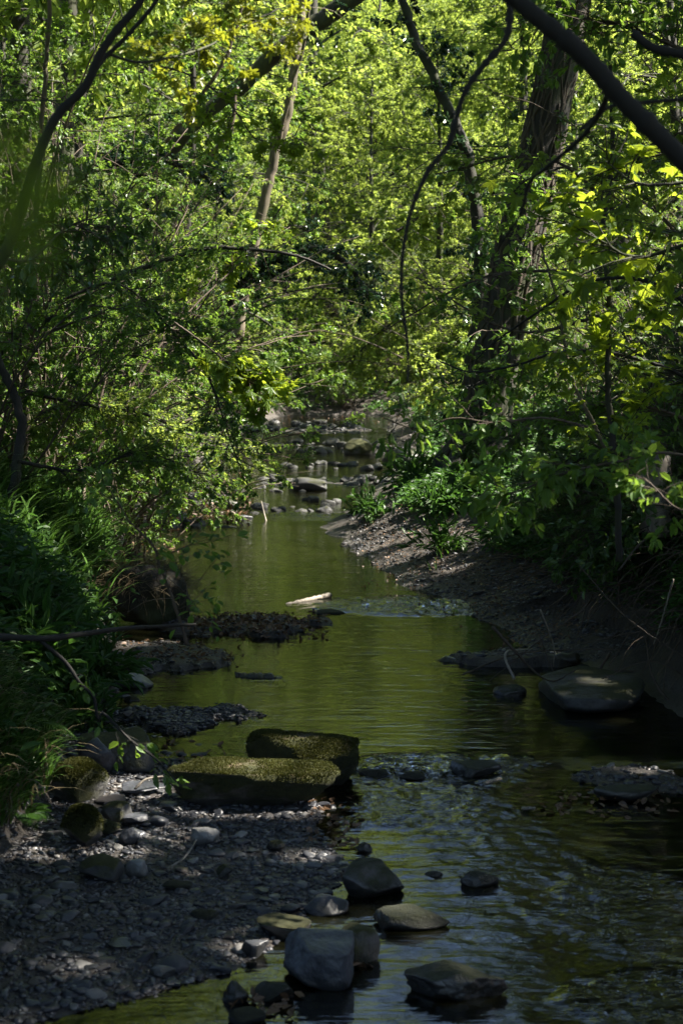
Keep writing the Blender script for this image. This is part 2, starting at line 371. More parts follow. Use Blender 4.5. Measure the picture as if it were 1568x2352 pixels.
def hit(px, py):                               # ground point seen at a pixel
    r = ray(px, py); d = np.linspace(4, 70, 1500); P = np.array([0, 0, CAMH]) + r[None] * (d / r[1])[:, None]; k = np.argmax(P[:, 2] < Hgt(P[:, 0], P[:, 1])); return P[k]
yy = np.concatenate([np.linspace(-50, 2.8, 30), 3.2 * np.exp(np.linspace(0, math.log(75 / 3.2), 620)), np.linspace(76, 190, 50)])
s = np.linspace(-1, 1, 461)
XX = np.sign(s)[None] * (np.abs(s)[None] * np.clip(yy, 3, 80)[:, None] * .34 + np.abs(s)[None] ** 5 * (90 - np.clip(yy, 3, 80)[:, None] * .34))
YY = np.broadcast_to(yy[:, None], XX.shape)
HH = Hgt(XX, YY)
g = G(); nr, nc = XX.shape; i = np.arange(nr - 1)[:, None] * nc; j = np.arange(nc - 1)[None]
g.add(np.stack([XX, YY, HH], -1), np.stack([i + j, i + j + 1, i + nc + j + 1, i + nc + j], -1).reshape(-1, 4))
tag(obj('ground', g.mesh('ground', GROUND)), kind='structure')

# water sheet with real chop where the stream runs over stones
yy = 3.0 * np.exp(np.linspace(0, math.log(66 / 3.0), 1000)); s = np.linspace(0, 1, 420)
XL_, XR_ = np.minimum(XL(yy) - 1.2 - yy * .02, -1.5), np.maximum(XR(yy) + 1.5, 0)
XX = XL_[:, None] + s[None] * (np.minimum(XR_, 4.5 + yy * .1) - XL_)[:, None]; YY = np.broadcast_to(yy[:, None], XX.shape)
def zone(px, py, wx, hy):
    c = on(px, py); d = c[1]; a = wx / 2 / FPX * d; b = (on(px, py - hy / 2)[1] - on(px, py + hy / 2)[1]) / 2
    q = ((XX - c[0]) / a) ** 2 + ((YY - c[1]) / b) ** 2 + .9 * n2(XX, YY, 2.5, 77) + .8 * n2(XX, YY, 7.5, 78)
    return 1 - sm((q - .3) / 1.0)
chop = np.maximum.reduce([zone(1010, 1770, 480, 70) * .95, zone(1000, 1850, 460, 170) * .55, zone(900, 1400, 460, 45) * .7, zone(1440, 2080, 420, 220) * .5, zone(1480, 2300, 380, 140) * .5,
                          zone(1200, 1960, 600, 200) * .22, zone(700, 1110, 400, 30) * .6, zone(700, 1190, 260, 24) * .5, zone(740, 990, 300, 20) * .7, zone(1180, 2200, 700, 300) * .1])
ridge = 1 - np.abs(fbm(np.stack([XX * 9 + YY * 2, YY * 13, 0 * XX], -1), 41, 3)) * 2.2
Z = chop * (.022 * ridge + .016 * fbm(np.stack([XX * 9, YY * 15, 0 * XX], -1), 43, 3)) + .0015 * n2(XX, YY, 5, 45)
c0 = on(1010, 1760)
Z += .02 * sm((YY - c0[1] + .15) / .3 + .1 * n2(XX, YY, 4, 47))
Z += zone(900, 1775, 150, 26) * .02 - zone(1000, 1790, 300, 20) * .012
g = G(); nr, nc = XX.shape; i = np.arange(nr - 1)[:, None] * nc; j = np.arange(nc - 1)[None]
g.add(np.stack([XX, YY, Z], -1), np.stack([i + j, i + j + 1, i + nc + j + 1, i + nc + j], -1).reshape(-1, 4))
me = g.mesh('water', WATER); a = me.attributes.new('chop', 'FLOAT', 'POINT'); a.data.foreach_set('value', chop.astype(np.float32).ravel())
tag(obj('water', me), kind='structure')

# ------------------------------------------------------------------ stones
def ico(n):
    import bmesh
    bm = bmesh.new(); bmesh.ops.create_icosphere(bm, subdivisions=n, radius=1)
    v = np.array([x.co[:] for x in bm.verts]); f = np.array([[q.index for q in p.verts] for p in bm.faces]); bm.free(); return v, f
ICO = {n: ico(n) for n in (1, 2, 3, 4, 5)}
def rock_shape(seed, sub=4, cuts=9, rough=.09, top=None, box=0.0, under=0.0):
    rng = np.random.default_rng(seed); v, f = ICO[sub]; v = v.copy()
    if box: v = v / (np.abs(v) ** (2 / (1 - box * .75))).sum(1, keepdims=True) ** ((1 - box * .75) / 2)
    if under: v[:, :2] *= 1 - under * np.clip(.25 - v[:, 2:3], 0, 1)
    for k in range(cuts):
        n = rdir(rng, 1)[0]; d = rng.uniform(.55, .85) * (1 + .3 * box)
        e = v @ n - d; v = v - np.maximum(e, 0)[:, None] * n * .9
    if top: e = v @ np.array([rng.uniform(-.1, .1), rng.uniform(-.2, .05), 1]) - top; v[:, 2] -= np.maximum(e, 0) * .9
    v = v * (1 + rough * fbm(v * 1.7 + seed, seed, 4) * 1.6 + rough * .35 * fbm(v * 7 + seed, seed + 9, 3))[:, None]
    lo_, hi_ = v.min(0), v.max(0); return (v - (lo_ + hi_) / 2) / (hi_ - lo_), f      # unit box
def stone(name, label, px, by, wpx, hpx, m, dep=.7, seed=1, z=None, cat='stone', group=None, sink=.3, fuzz=0, rz=None, **kw):
    z = 0.0 if z is None else z
    c = on(px, by, z); W = wpx / FPX * c[1]; Hh = hpx / FPX * c[1] - .0; D = W * dep
    Hh = max(Hh - D * .13, Hh * .45)             # part of the drawn height is the top seen from above
    v, f = rock_shape(seed, **kw); full = Hh * (1 + sink)
    v = v * np.array([W * 1.02, D, full]); v[:, 2] += full / 2 - Hh * sink
    ry = np.random.default_rng(seed + 5).uniform(-.15, .15) if rz is None else rz
    v = v @ np.array([[math.cos(ry), math.sin(ry), 0], [-math.sin(ry), math.cos(ry), 0], [0, 0, 1]])
    g = G(); g.add(v, f)
    o = tag(obj(name, g.mesh(name, m), loc=(c[0], c[1] + D * .42, z)), label, cat, group)
    if fuzz:
        rng = np.random.default_rng(seed + 77); tri = v[f]; nn = np.cross(tri[:, 1] - tri[:, 0], tri[:, 2] - tri[:, 0]); ar = np.linalg.norm(nn, axis=1); nn = nrm(nn)
        ctr = tri.mean(1); patch = fbm(ctr * 7, seed, 3)
        wt = ar * np.clip(nn[:, 2] + .05, 0, 1) * (ctr[:, 2] > Hh * .12) * np.clip(patch + .35, 0, 1); k = rng.choice(len(f), fuzz, p=wt / wt.sum())
        b = rng.dirichlet((1, 1, 1), fuzz); P = (tri[k] * b[:, :, None]).sum(1) - nn[k] * .002
        T = nrm(nn[k] + rdir(rng, fuzz) * .55 + np.array([0, 0, -.25])); gg = G()
        leaves(gg, P, T, rdir(rng, fuzz), rng.uniform(.005, .013, fuzz), KITE, .9)
        obj('moss', gg.mesh('moss', MOSS_FUZZ), o)
    return o
MOSS_FUZZ = leaf_mat('moss_fronds', (.030, .040, .010), (.066, .066, .016), (.07, .075, .012), rough=.7, tf=.3, spec=.2)
BOULDERS = 'boulders on the near gravel bar'
stone('boulder', 'large flat boulder with brown and green moss top, at the gravel edge', 575, 1872, 408, 128, ROCK_MOSS, dep=.48, seed=5, sub=5, top=.58, cuts=6, rough=.12, box=.46, under=.34, fuzz=17000, sink=.12, rz=.08)
stone('boulder', 'thick mossy boulder block behind the large flat one, beside the riffle', 694, 1815, 264, 142, ROCK_MOSS, dep=.6, seed=29, sub=5, top=.72, cuts=6, box=.66, under=.1, rough=.12, fuzz=11000, sink=.15, rz=-.05)
stone('boulder', 'rounded bare dark boulder leaning before the mossy ledge', 222, 1765, 88, 78, ROCK_GREY, dep=.8, seed=31, z=.06, box=.3)
stone('boulder', 'low mossy ledge stone behind the rounded dark boulder', 258, 1755, 165, 82, ROCK_PART, dep=.6, seed=37, z=.07, box=.5, top=.5)
stone('boulder', 'dark upright slab right of the rounded boulder', 312, 1762, 82, 66, ROCK_PART, dep=.6, seed=38, z=.06, box=.5)
stone('boulder', 'bright green moss boulder with ivy leaves by the grassy bank', 178, 1838, 130, 100, ROCK_GREEN, dep=.8, seed=41, z=.06, fuzz=9000, cuts=6)
stone('boulder', 'yellow green moss stone below the ivy boulder', 186, 1935, 92, 92, ROCK_GREEN, dep=.8, seed=43, z=.05, fuzz=7000, cuts=7)
stone('stone', 'brown half mossy stone right of the yellow green one', 268, 1885, 78, 52, ROCK_PART, seed=47, z=.05)
stone('stone', 'small stone with a moss cap on the pebbles', 245, 1912, 62, 34, ROCK_GREEN, seed=48, z=.04)
stone('stone', 'dark mossy cobble low on the bank edge', 228, 2020, 105, 62, ROCK_PART, seed=49, z=.04)
stone('stone', 'pale angular slate chip in the gravel centre', 312, 2012, 55, 40, ROCK_PALE, seed=51, z=.03, cuts=14, box=.3)
stone('stone', 'pale grey triangular stone at the end of the white twig', 470, 1938, 70, 40, ROCK_PALE, seed=52, z=.03, cuts=12, rz=.3)
stone('stone', 'blunt grey stone in the pebbles below the flat boulder', 297, 1935, 52, 36, ROCK_GREY, seed=53, z=.04)
stone('stone', 'grey stone with a flat top beside the mossy cap stone', 310, 1895, 62, 26, ROCK_GREY, seed=54, z=.04, top=.4)
stone('stone', 'round olive mossy cobble in the middle of the gravel', 516, 2012, 40, 30, ROCK_PART, seed=55, z=.02)
stone('stone', 'half mossy cobble near the water edge below the boulders', 632, 1952, 44, 26, ROCK_PART, seed=56, z=.02)
stone('stone', 'low green capped stone in the gravel', 405, 2042, 72, 20, ROCK_GREEN, seed=57, z=.02)
stone('boulder', 'smooth rounded blue grey boulder at the gravel corner', 748, 2105, 108, 50, ROCK_GREY, dep=.8, seed=61, rough=.05)
stone('stone', 'flat brown slab with worn top beside the square boulder', 650, 2160, 130, 50, ROCK_PART, dep=.8, seed=63, top=.35, box=.4)
stone('boulder', 'pale grey square block boulder standing in the shallow water', 728, 2272, 172, 132, ROCK_GREY, dep=.85, seed=64, sub=5, box=.78, top=.62, cuts=6, rough=.075, sink=.15, rz=-.12)
stone('boulder', 'wedge boulder with a moss streak tucked behind the square block', 812, 2218, 125, 98, ROCK_PART, dep=.8, seed=65, cuts=8, box=.3)
stone('boulder', 'long dark boulder with yellow moss crest, nearest in the stream', 1048, 2298, 245, 84, ROCK_WET, dep=.42, seed=266, sub=5, cuts=14, box=.2, rough=.12, rz=-.1)
stone('boulder', 'dark peaked boulder where gravel meets the stream', 856, 2062, 150, 92, ROCK_WET, dep=.7, seed=67, cuts=8)
stone('boulder', 'flat black wet boulder below the peaked one', 946, 2138, 178, 52, ROCK_WET, dep=.6, seed=68, cuts=10, top=.6)
stone('stone', 'lone low wet stone in open riffling water', 1102, 2038, 92, 42, ROCK_WET, dep=.6, seed=69)
stone('stone', 'thin dark stone barely above the water near the lone wet stone', 996, 2015, 42, 15, ROCK_WET, seed=70)
stone('stone', 'tiny dark peaked stone in the water off the gravel', 835, 1958, 42, 24, ROCK_WET, seed=71)
stone('stone', 'dark lumpy wet stone in the shallows at the bottom edge', 540, 2305, 62, 52, ROCK_WET, seed=72)
stone('stone', 'broken wet stone beside the lumpy one under the square block', 625, 2300, 100, 46, ROCK_WET, seed=73, cuts=13)
stone('stone', 'white streaked slate piece at the shore of the shallow pool', 372, 2252, 62, 36, ROCK_PALE, seed=74, cuts=13)
stone('stone', 'long grey stone at the gravel toe', 236, 2222, 62, 24, ROCK_GREY, seed=75, top=.5)
stone('stone', 'mossy stone cut by the bottom edge', 566, 2356, 90, 40, ROCK_PART, seed=76)
stone('stone', 'angular grey cobble left of the brown slab', 585, 2200, 66, 44, ROCK_GREY, seed=77, cuts=12)
stone('stone', 'dark mossy cobble in mid gravel above the slab', 470, 2120, 72, 34, ROCK_PART, seed=78)
stone('stone', 'flat slate at the head of the pebbles by the flat boulder', 330, 1822, 110, 24, ROCK_GREY, seed=79, z=.05, top=.35, box=.4)
stone('boulder', 'pale smooth boulder at the pool edge under the herbs', 302, 1588, 96, 46, ROCK_PALE, dep=.8, seed=81)
stone('boulder', 'broad flat dark slab under the fallen twigs on the right bank', 1385, 1645, 250, 108, ROCK_DARK, dep=1.7, seed=83, top=.2, cuts=6, box=.4, sink=.15)
stone('stone', 'dark stone in the black water left of the broad slab', 1172, 1605, 78, 38, ROCK_WET, seed=84)
stone('stone', 'brown edge stone at the left of the pool near the pale boulder', 300, 1618, 42, 20, ROCK_WET, seed=85)
stone('boulder', 'mossy boulder with a sunlit shoulder in the far channel', 828, 1046, 76, 44, ROCK_GREEN, dep=.8, seed=91)
stone('boulder', 'black shaded boulder under the right bank beyond the mound', 925, 1082, 92, 62, ROCK_WET, dep=.8, seed=92)
stone('boulder', 'dark jagged stone in the middle of the far rapids', 705, 1130, 90, 40, ROCK_DARK, seed=94, cuts=18)
stone('stone', 'squat dark stone by the left shore under the shrub tips', 526, 1168, 38, 24, ROCK_WET, seed=94)
stone('stone', 'pale topped stone near the bare white twig', 560, 1196, 40, 16, ROCK_GREY, seed=95)
stone('stone', 'low brown stone below the pale topped one', 520, 1216, 46, 12, ROCK_WET, seed=96)
stone('stone', 'dark stone on the left shingle with a lit corner', 405, 1196, 48, 26, ROCK_GREY, seed=97, cuts=12, z=.05)
stone('stone', 'sunlit rounded stone on the left shingle', 352, 1200, 34, 30, ROCK_GREY, seed=98, z=.05)
stone('stone', 'dark stone on the shallow bar ahead of the white stick', 752, 1416, 86, 20, ROCK_WET, seed=99, cuts=12)
stone('boulder', 'glossy riffle stone next to the mossy block', 868, 1788, 90, 26, ROCK_WET, seed=101)
stone('boulder', 'riffle stone in the broken water at centre', 948, 1792, 62, 22, ROCK_WET, seed=102)
stone('boulder', 'wide wet riffle stone carrying a pale stick', 1095, 1788, 120, 42, ROCK_WET, seed=103, top=.4)
stone('stone', 'long flat wet rock in the shoal at the right', 1440, 1842, 150, 40, ROCK_WET, seed=104, top=.4, dep=.5)
# scattered stones of the far rapids and shores: nothing tells them apart
rng = np.random.default_rng(12); k = 0
proto = None
for (cx, cy_, wx, wy, n, sz) in ((690, 982, 260, 22, 40, 26), (740, 1030, 300, 26, 44, 28), (740, 1110, 300, 16, 40, 30), (640, 1122, 120, 24, 10, 26), (690, 1165, 220, 34, 22, 28), (500, 1135, 120, 30, 14, 26), (760, 1075, 220, 20, 16, 26)):
    for q in range(n):
        px, py = cx + rng.uniform(-.5, .5) * wx, cy_ + rng.uniform(-.5, .5) * wy; c = on(px, py); W = sz / FPX * c[1] * rng.uniform(.5, 1.5)
        if proto is None:
            protos = []
            for z_ in range(5):
                v, f = rock_shape(200 + z_, sub=3, cuts=10); g = G(); g.add(v, f); protos.append(g.mesh('stone', ROCK_DARK))
            proto = 1
        o = obj('stone', protos[k % 5], loc=(c[0], c[1], max(.0, H1(c[0], c[1])) + W * .06)); k += 1
        o.scale = (W, W * rng.uniform(.6, 1), W * rng.uniform(.45, .8)); o.rotation_euler = (0, 0, rng.uniform(0, 6))
        tag(o, 'small dark wet stone breaking the surface of the far rapids', 'stone', 'small stones in the far rapids')

# pebbles (stuff) on the bars, shores and shallow bed
def pebbles(g, P, size, rng, sub=1, embed=.25):
    V0, F = ICO[sub]; n = len(P); shapes = []
    for k in range(14):
        v = V0.copy()
        for c_ in range(8): 
            m_ = rdir(rng, 1)[0]; e = v @ m_ - rng.uniform(.42, .75); v = v - np.maximum(e, 0)[:, None] * m_
        shapes.append(v * np.array([1, rng.uniform(.55, .95), rng.uniform(.22, .5)]))
    shapes = np.array(shapes); k = rng.integers(0, 14, n); V = shapes[k] * size[:, None, None]
    V[..., 2] += size[:, None] * .2 * (1 - embed * 2)
    a = rng.uniform(0, 6.28, n); tx = rng.normal(0, .22, n)
    y = V[..., 1] * np.cos(tx)[:, None] - V[..., 2] * np.sin(tx)[:, None]; z = V[..., 1] * np.sin(tx)[:, None] + V[..., 2] * np.cos(tx)[:, None]
    x = V[..., 0]; X = x * np.cos(a)[:, None] - y * np.sin(a)[:, None]; Y = x * np.sin(a)[:, None] + y * np.cos(a)[:, None]
    g.add(np.stack([X, Y, z], -1) + P[:, None], (F[None] + (np.arange(n) * len(V0))[:, None, None]).reshape(-1, 3))
def gravel(name, n, region, smin, smax, seed, sub=1):
    rng = np.random.default_rng(seed); x0, x1, y0, y1 = region
    x = rng.uniform(x0, x1, n); y = rng.uniform(y0, y1, n)
    h = Hgt(x, y); return x, y, h, rng
g = G()
x, y, h, rng = gravel('', 70000, (-2.4, .9, 4.2, 10.8), 0, 0, 3)
ok = (h > -.06) & (h < .30) & (x < XL(y) + .35) & (x > -1.75)
x, y, h = x[ok], y[ok], h[ok]; s_ = np.clip(np.exp(rng.normal(math.log(.0115), .50, len(x))), .005, .042)
fine_ = n2(x, y, 1.3, 71) > .12; s_ = np.where(fine_, np.minimum(s_, .017) * .9, s_)
pebbles(g, np.stack([x, y, h], -1), s_, rng, 1)
x, y, h, rng = gravel('', 2600, (-1.6, .7, 4.4, 9.6), 0, 0, 4)
ok = (h > -.03) & (h < .25) & (x < XL(y) + .05); x, y, h = x[ok], y[ok], h[ok]
pebbles(g, np.stack([x, y, h], -1), rng.uniform(.013, .026, len(x)) * np.exp(np.abs(rng.normal(0, .42, len(x)))), rng, 3)
tag(obj('gravel', g.mesh('gravel', PEBBLE)), 'grey and brown river gravel of the near left bar', 'gravel', kind='stuff')
g = G()
for px, py, wx, wy, n, s0 in ((400, 1515, 400, 110, 700, .012), (575, 1447, 460, 90, 1700, .014), (460, 1150, 240, 130, 2600, .028), (1050, 1340, 560, 190, 9000, .011), (1000, 1230, 400, 90, 4000, .014), (1250, 1450, 500, 160, 5000, .012), (1440, 1800, 420, 110, 900, .014),
                              (740, 985, 330, 26, 700, .05), (470, 1660, 320, 90, 1600, .011), (830, 1030, 300, 60, 500, .04), (1000, 1790, 420, 60, 500, .022), (330, 1250, 200, 70, 600, .025)):
    rng = np.random.default_rng(px); q = np.array([on(px + wx * rng.uniform(-.5, .5), py + wy * rng.uniform(-.5, .5))[:2] for _ in range(n)])
    h = Hgt(q[:, 0], q[:, 1]); ok = (h > -.05) & (h < .5); q, h = q[ok], h[ok]
    pebbles(g, np.c_[q, h], np.clip(np.exp(rng.normal(math.log(s0), .5, len(q))), .006, .09), rng, 1)
tag(obj('shingle', g.mesh('shingle', PEBBLE)), 'loose shingle along the farther shores and bars', 'shingle', kind='stuff')

# dead leaves washed up on bars and shores
g = G(); rng = np.random.default_rng(8)
for px, py, wx, wy, n, s0 in ((590, 1443, 320, 70, 1500, .045), (420, 1510, 280, 60, 250, .04), (480, 1150, 200, 120, 1200, .07), (420, 1740, 240, 60, 120, .045), (1080, 1290, 520, 240, 2600, .03), (1300, 1440, 500, 120, 900, .03), (760, 1890, 120, 120, 70, .04), (800, 960, 500, 30, 500, .06),
                              (820, 2210, 50, 40, 18, .04), (600, 2310, 160, 60, 40, .04), (1400, 1850, 300, 60, 80, .04), (250, 1200, 350, 150, 1500, .06)):
    q = np.array([on(px + wx * rng.uniform(-.5, .5), py + wy * rng.uniform(-.5, .5))[:2] for _ in range(n)]); h = np.maximum(Hgt(q[:, 0], q[:, 1]), 0)
    scatter_leaves(g, np.c_[q, h + .008], rng, s0, HEX, up=1.2, droop=0)
tag(obj('leaf_litter', g.mesh('leaf_litter', LITTER, False)), 'dead brown leaves lying on the bars and banks', 'leaf litter', kind='stuff')

# ------------------------------------------------------------------ woody growth
def grow(rng, P0, D0, L, K=6, droop=.25, wig=.18):         # N twigs from P0 along D0 -> (N,K,3)
    n = len(P0); P = np.empty((n, K, 3)); P[:, 0] = P0; D = nrm(D0); st = (np.asarray(L, float) / (K - 1))[:, None]
    for k in range(1, K):
        D = nrm(D + rdir(rng, n) * wig + np.array([0, 0, -droop / K])); P[:, k] = P[:, k - 1] + D * st
    return P
def samp(P, m, rng, t0=.15):                               # m points on each path, with tangents
    n, K, _ = P.shape; t = rng.uniform(t0, 1, (n, m)) * (K - 1.001); i = t.astype(int); f = (t - i)[..., None]; r = np.arange(n)[:, None]
    A, B = P[r, i], P[r, i + 1]; return (A + (B - A) * f).reshape(-1, 3), nrm(B - A).reshape(-1, 3), (t / (K - 1)).reshape(-1)
def foliage(gw, gl, rng, P0, D0, L, leaf, size, per, sub=4, tw=.004, droop=.25, flat=.5, up=1.0, spread=.9, wid=1.0, sides=4, jit=.03):
    A = grow(rng, P0, D0, L, droop=droop); n = len(P0); i0 = len(gw.v), len(gw.f)
    tubes(gw, A, np.linspace(1, .3, 6)[None] * np.asarray(tw) * np.ones((n, 1)), sides)
    q, T, t = samp(A, sub, rng, .2); r = rdir(rng, len(q)); r[:, 2] *= flat
    B = grow(rng, q, nrm(T * .7 + r * spread), np.repeat(L, sub) * rng.uniform(.25, .6, len(q)) * (1.15 - t), K=5, droop=droop)
    tubes(gw, B, np.linspace(.55, .2, 5)[None] * np.asarray(tw) * np.ones((len(q), 1)), 3)
    gw.rec = (i0, A, tw, sides, B)
    c, T, t = samp(B, per, rng, .1)
    c = c + rdir(rng, len(c)) * jit
    N = nrm(rdir(rng, len(c)) * .75 + np.array([0, 0, up])); d = nrm(T + rdir(rng, len(c)) * .9 + np.array([0, 0, -.25]))
    leaves(gl, c, d, N, size * rng.uniform(.6, 1.3, len(c)), leaf, wid)

def tree_meshes(seed, Ht, R0, z0, rad, nb, per, leaf, size, lmat, bmat, trunk=None, lean=(0, 0), sub=5, blen=.9, shape='round', tw=.01, gap=.15, sides=10):
    rng = np.random.default_rng(seed); gw, gl = G(), G()
    n = 22; t = np.linspace(0, 1, n)
    if trunk is None:
        P = np.stack([lean[0] * t ** 1.3 + .22 * Ht * .1 * np.sin(t * 5 + seed), lean[1] * t ** 1.3 + .02 * Ht * np.cos(t * 4 + seed * 2), t * Ht], -1)
    else: P = smooth(trunk, n)
    rr = rad * (1.0 - .86 * t) * (1 + .45 * np.exp(-t * 14)); tubes(gw, P, rr, sides)
    # main boughs
    tb = np.sort(rng.uniform(max(.02, z0 / Ht), .98, nb)); base = np.stack([np.interp(tb, t, P[:, k]) for k in range(3)], -1)
    az = np.arange(nb) * 2.4 + rng.uniform(-.5, .5, nb); u = (tb - z0 / Ht) / (1 - z0 / Ht)
    prof = (np.sin(np.pi * np.clip(u * .82 + .18, 0, 1)) ** .7 if shape == 'round' else 1.05 - .75 * u) * (1 - gap * rng.uniform(0, 1, nb))
    el = rng.uniform(-.05, .75, nb) * (.6 + u); D = np.stack([np.cos(az) * np.cos(el), np.sin(az) * np.cos(el), np.sin(el)], -1)
    BL = R0 * prof; A = grow(rng, base, D, BL, K=8, droop=.5, wig=.16)
    rb = np.interp(tb, t, rr) * .26; tubes(gw, A, np.linspace(1, .22, 8)[None] * rb[:, None], 6)
    m = sub; q, T, tt = samp(A, m, rng, .25); r = rdir(rng, len(q)); r[:, 2] *= .5
    foliage(gw, gl, rng, q, nrm(T * .6 + r), blen * rng.uniform(.5, 1.1, len(q)), leaf, size, per, tw=tw, jit=size * .5)
    return gw, gl
def tree_thing(name, gw, gl, lmat, bmat, label, cat, loc, group=None, rz=0, scale=1, crown='crown'):
    e = obj(name, None, loc=loc); e.rotation_euler = (0, 0, rz); e.scale = (scale,) * 3; tag(e, label, cat, group)
    obj('trunk', gw.mesh('trunk', bmat), e); obj(crown, gl.mesh(crown, lmat, False), e); return e
def gnd(px, d):                                           # ground point below pixel column px at distance d
    x = (px - 784) / FPX * d * 1.0; return (x, d, H1(x, d) - .05)

# far wood on the rising ground behind the bend (one mass)
rng = np.random.default_rng(99); gl, gw = G(), G()
for k in range(64):
    x = rng.uniform(-30, 30); y = rng.uniform(66, 112); z = H1(x, y); Ht = rng.uniform(9, 15)
    n = 260; C = rdir(rng, n) * rng.uniform(.35, 1, n)[:, None] ** .5 * np.array([3.6, 3.6, Ht * .48]) + np.array([x, y, z + Ht * .52])
    C = C[C[:, 2] > z]; m = 60; q = np.repeat(C, m, 0) + rng.normal(size=(len(C) * m, 3)) * np.array([.5, .5, .22])
    scatter_leaves(gl, q, rng, .14, KITE, up=.8)
    P = np.stack([x + rng.normal(0, .2, 6).cumsum(), y + 0 * np.zeros(6), z + np.linspace(0, Ht * .9, 6)], -1); tubes(gw, P, np.linspace(.25, .05, 6), 6)
o = tag(obj('far_wood', gl.mesh('far_wood', LEAF_BRIGHT, False)), 'bright green spring wood rising beyond the bend of the stream', 'wood', kind='stuff')
obj('far_trunks', gw.mesh('far_trunks', BARK), o)['kind'] = 'stuff'

# prototype trees
def mk(seed, **k): return tree_meshes(seed, **k)
TA = mk(1, Ht=13, R0=4.0, z0=1.2, rad=.22, nb=46, per=36, leaf=KITE, size=.085, lmat=None, bmat=None, sub=8, blen=1.5, tw=.012)
TB = mk(2, Ht=11, R0=3.6, z0=.8, rad=.17, nb=44, per=36, leaf=KITE, size=.075, lmat=None, bmat=None, sub=8, blen=1.4, tw=.012, lean=(1.2, -.5))
TC = mk(3, Ht=15, R0=4.2, z0=2.2, rad=.25, nb=46, per=36, leaf=KITE, size=.09, lmat=None, bmat=None, sub=8, blen=1.6, tw=.012)
first = {}
def plant(kind, px, d, label, scale=1, rz=0, lm=None, group=None, name='tree', dz=0):
    loc = gnd(px, d); loc = (loc[0], loc[1], loc[2] + dz); lm = lm or LEAF_BRIGHT; key = (kind, lm.name)
    if key not in first:
        gw, gl = {'A': TA, 'B': TB, 'C': TC}[kind]
        first[key] = tree_thing(name, gw, gl, lm, BARK, label, 'tree', loc, group, rz, scale); return first[key]
    return dup(first[key], loc, rz, scale, label, group)
plant('A', 640, 64, 'bright leafy tree filling the gap where the stream bends away', 1.0, 1)
plant('B', 860, 63, 'sunlit bushy tree directly above the far dark bank', 1.1, 2)
plant('C', 1300, 62, 'tall green tree far behind the massive trunk', 1.0, 3)
plant('B', 480, 58, 'leafy tree on the far left shore behind the pale leaning stem', 1.0, .5)
plant('A', 330, 48, 'broad green tree behind the left hawthorns and ivy mass', 1.0, 4, LEAF_BRIGHT)
plant('C', 200, 38, 'tall tree whose foliage fills the upper left behind the bare branch', .9, 1.4, LEAF_HAW)
plant('B', 40, 30, 'dense small leaved tree at the upper left edge', .9, 2.2, LEAF_HAW)
plant('A', 430, 40, 'leaning green tree between the ivy mass and pale stem', .85, 2.9, LEAF_HAW)
plant('B', 1000, 50, 'yellow green tree seen between the two right trunks', 1.0, 5)
plant('C', 1180, 44, 'green tree standing behind the large ivy clad trunk', .9, 2.1)
plant('A', 1540, 37, 'broad bright tree beyond the maple leaves on the right', .9, .3)
plant('B', 1560, 30, 'leafy tree at the right edge behind the maple twigs', .9, 3.3)
plant('C', -150, 44, 'tree mostly beyond the left edge of the view', 1.0, 3.0, LEAF_HAW)
plant('A', 1800, 42, 'tree mostly beyond the right edge of the view', 1.0, 3.0)
plant('B', 720, 74, 'sunlit tree uphill behind the gap in the centre', 1.2, 4.4)
plant('A', 930, 78, 'tall tree uphill behind the far bank', 1.2, 5.1)

# shrubs
def shrub_meshes(seed, Ht, Rr, n, size, per, leaf=KITE, sub=6, arch=.9):
    rng = np.random.default_rng(seed); gw, gl = G(), G()
    az = rng.uniform(0, 6.28, n); el = rng.uniform(.75, 1.5, n); D = np.stack([np.cos(az) * np.cos(el), np.sin(az) * np.cos(el), np.sin(el)], -1)
    L = Ht * rng.uniform(.65, 1.15, n); A = grow(rng, rng.normal(0, .12, (n, 3)) * [1, 1, 0], D, L, K=10, droop=arch, wig=.13)
    tubes(gw, A, np.linspace(1, .2, 10)[None] * (.014 * Ht / 3 * rng.uniform(.6, 1.3, n))[:, None], 6)
    q, T, tt = samp(A, sub, rng, .12); r = rdir(rng, len(q)); r[:, 2] *= .6
    foliage(gw, gl, rng, q, nrm(T * .7 + r), Rr * .45 * rng.uniform(.5, 1.2, len(q)), leaf, size, per, sub=5, tw=.006, droop=.35, jit=size * .4)
    return gw, gl
SH = [shrub_meshes(11, 3.6, 1.9, 34, .038, 30), shrub_meshes(12, 2.6, 1.6, 32, .035, 30), shrub_meshes(13, 4.6, 2.2, 38, .042, 30)]
fs = {}
def shrub(k, px, d, label, scale=1, rz=0, lm=None, name='shrub', dz=0):
    loc = gnd(px, d); loc = (loc[0], loc[1], loc[2] + dz); lm = lm or LEAF_HAW; key = (k, lm.name)
    if key not in fs:
        gw, gl = SH[k]; e = obj(name, None, loc=loc); tag(e, label, 'shrub'); e.rotation_euler = (0, 0, rz); e.scale = (scale,) * 3
        obj('stems', gw.mesh('stems', BARK_TWIG), e); obj('foliage', gl.mesh('foliage', lm, False), e); fs[key] = e; return e
    return dup(fs[key], loc, rz, scale, label)
shrub(1, 270, 16.5, 'low hawthorn whose bright sprays dip over the stream', 1.0, .4)
shrub(0, 200, 17.5, 'hawthorn above the shady left bank in mid view', 1.0, 2)
shrub(2, 230, 22, 'tall hawthorn behind the low bright one', 1.0, 4)
shrub(0, 120, 15, 'hawthorn rooted over the bank near the left edge', 1.0, 1.1)
shrub(2, 60, 19, 'tall thin stemmed hawthorn at the left edge', 1.0, 5)
shrub(1, -60, 13, 'small leaved bush cut by the left edge', 1.1, 3)
shrub(2, 200, 26, 'big pale green shrub behind the left hawthorns', 1.1, 3.4, LEAF_BRIGHT)
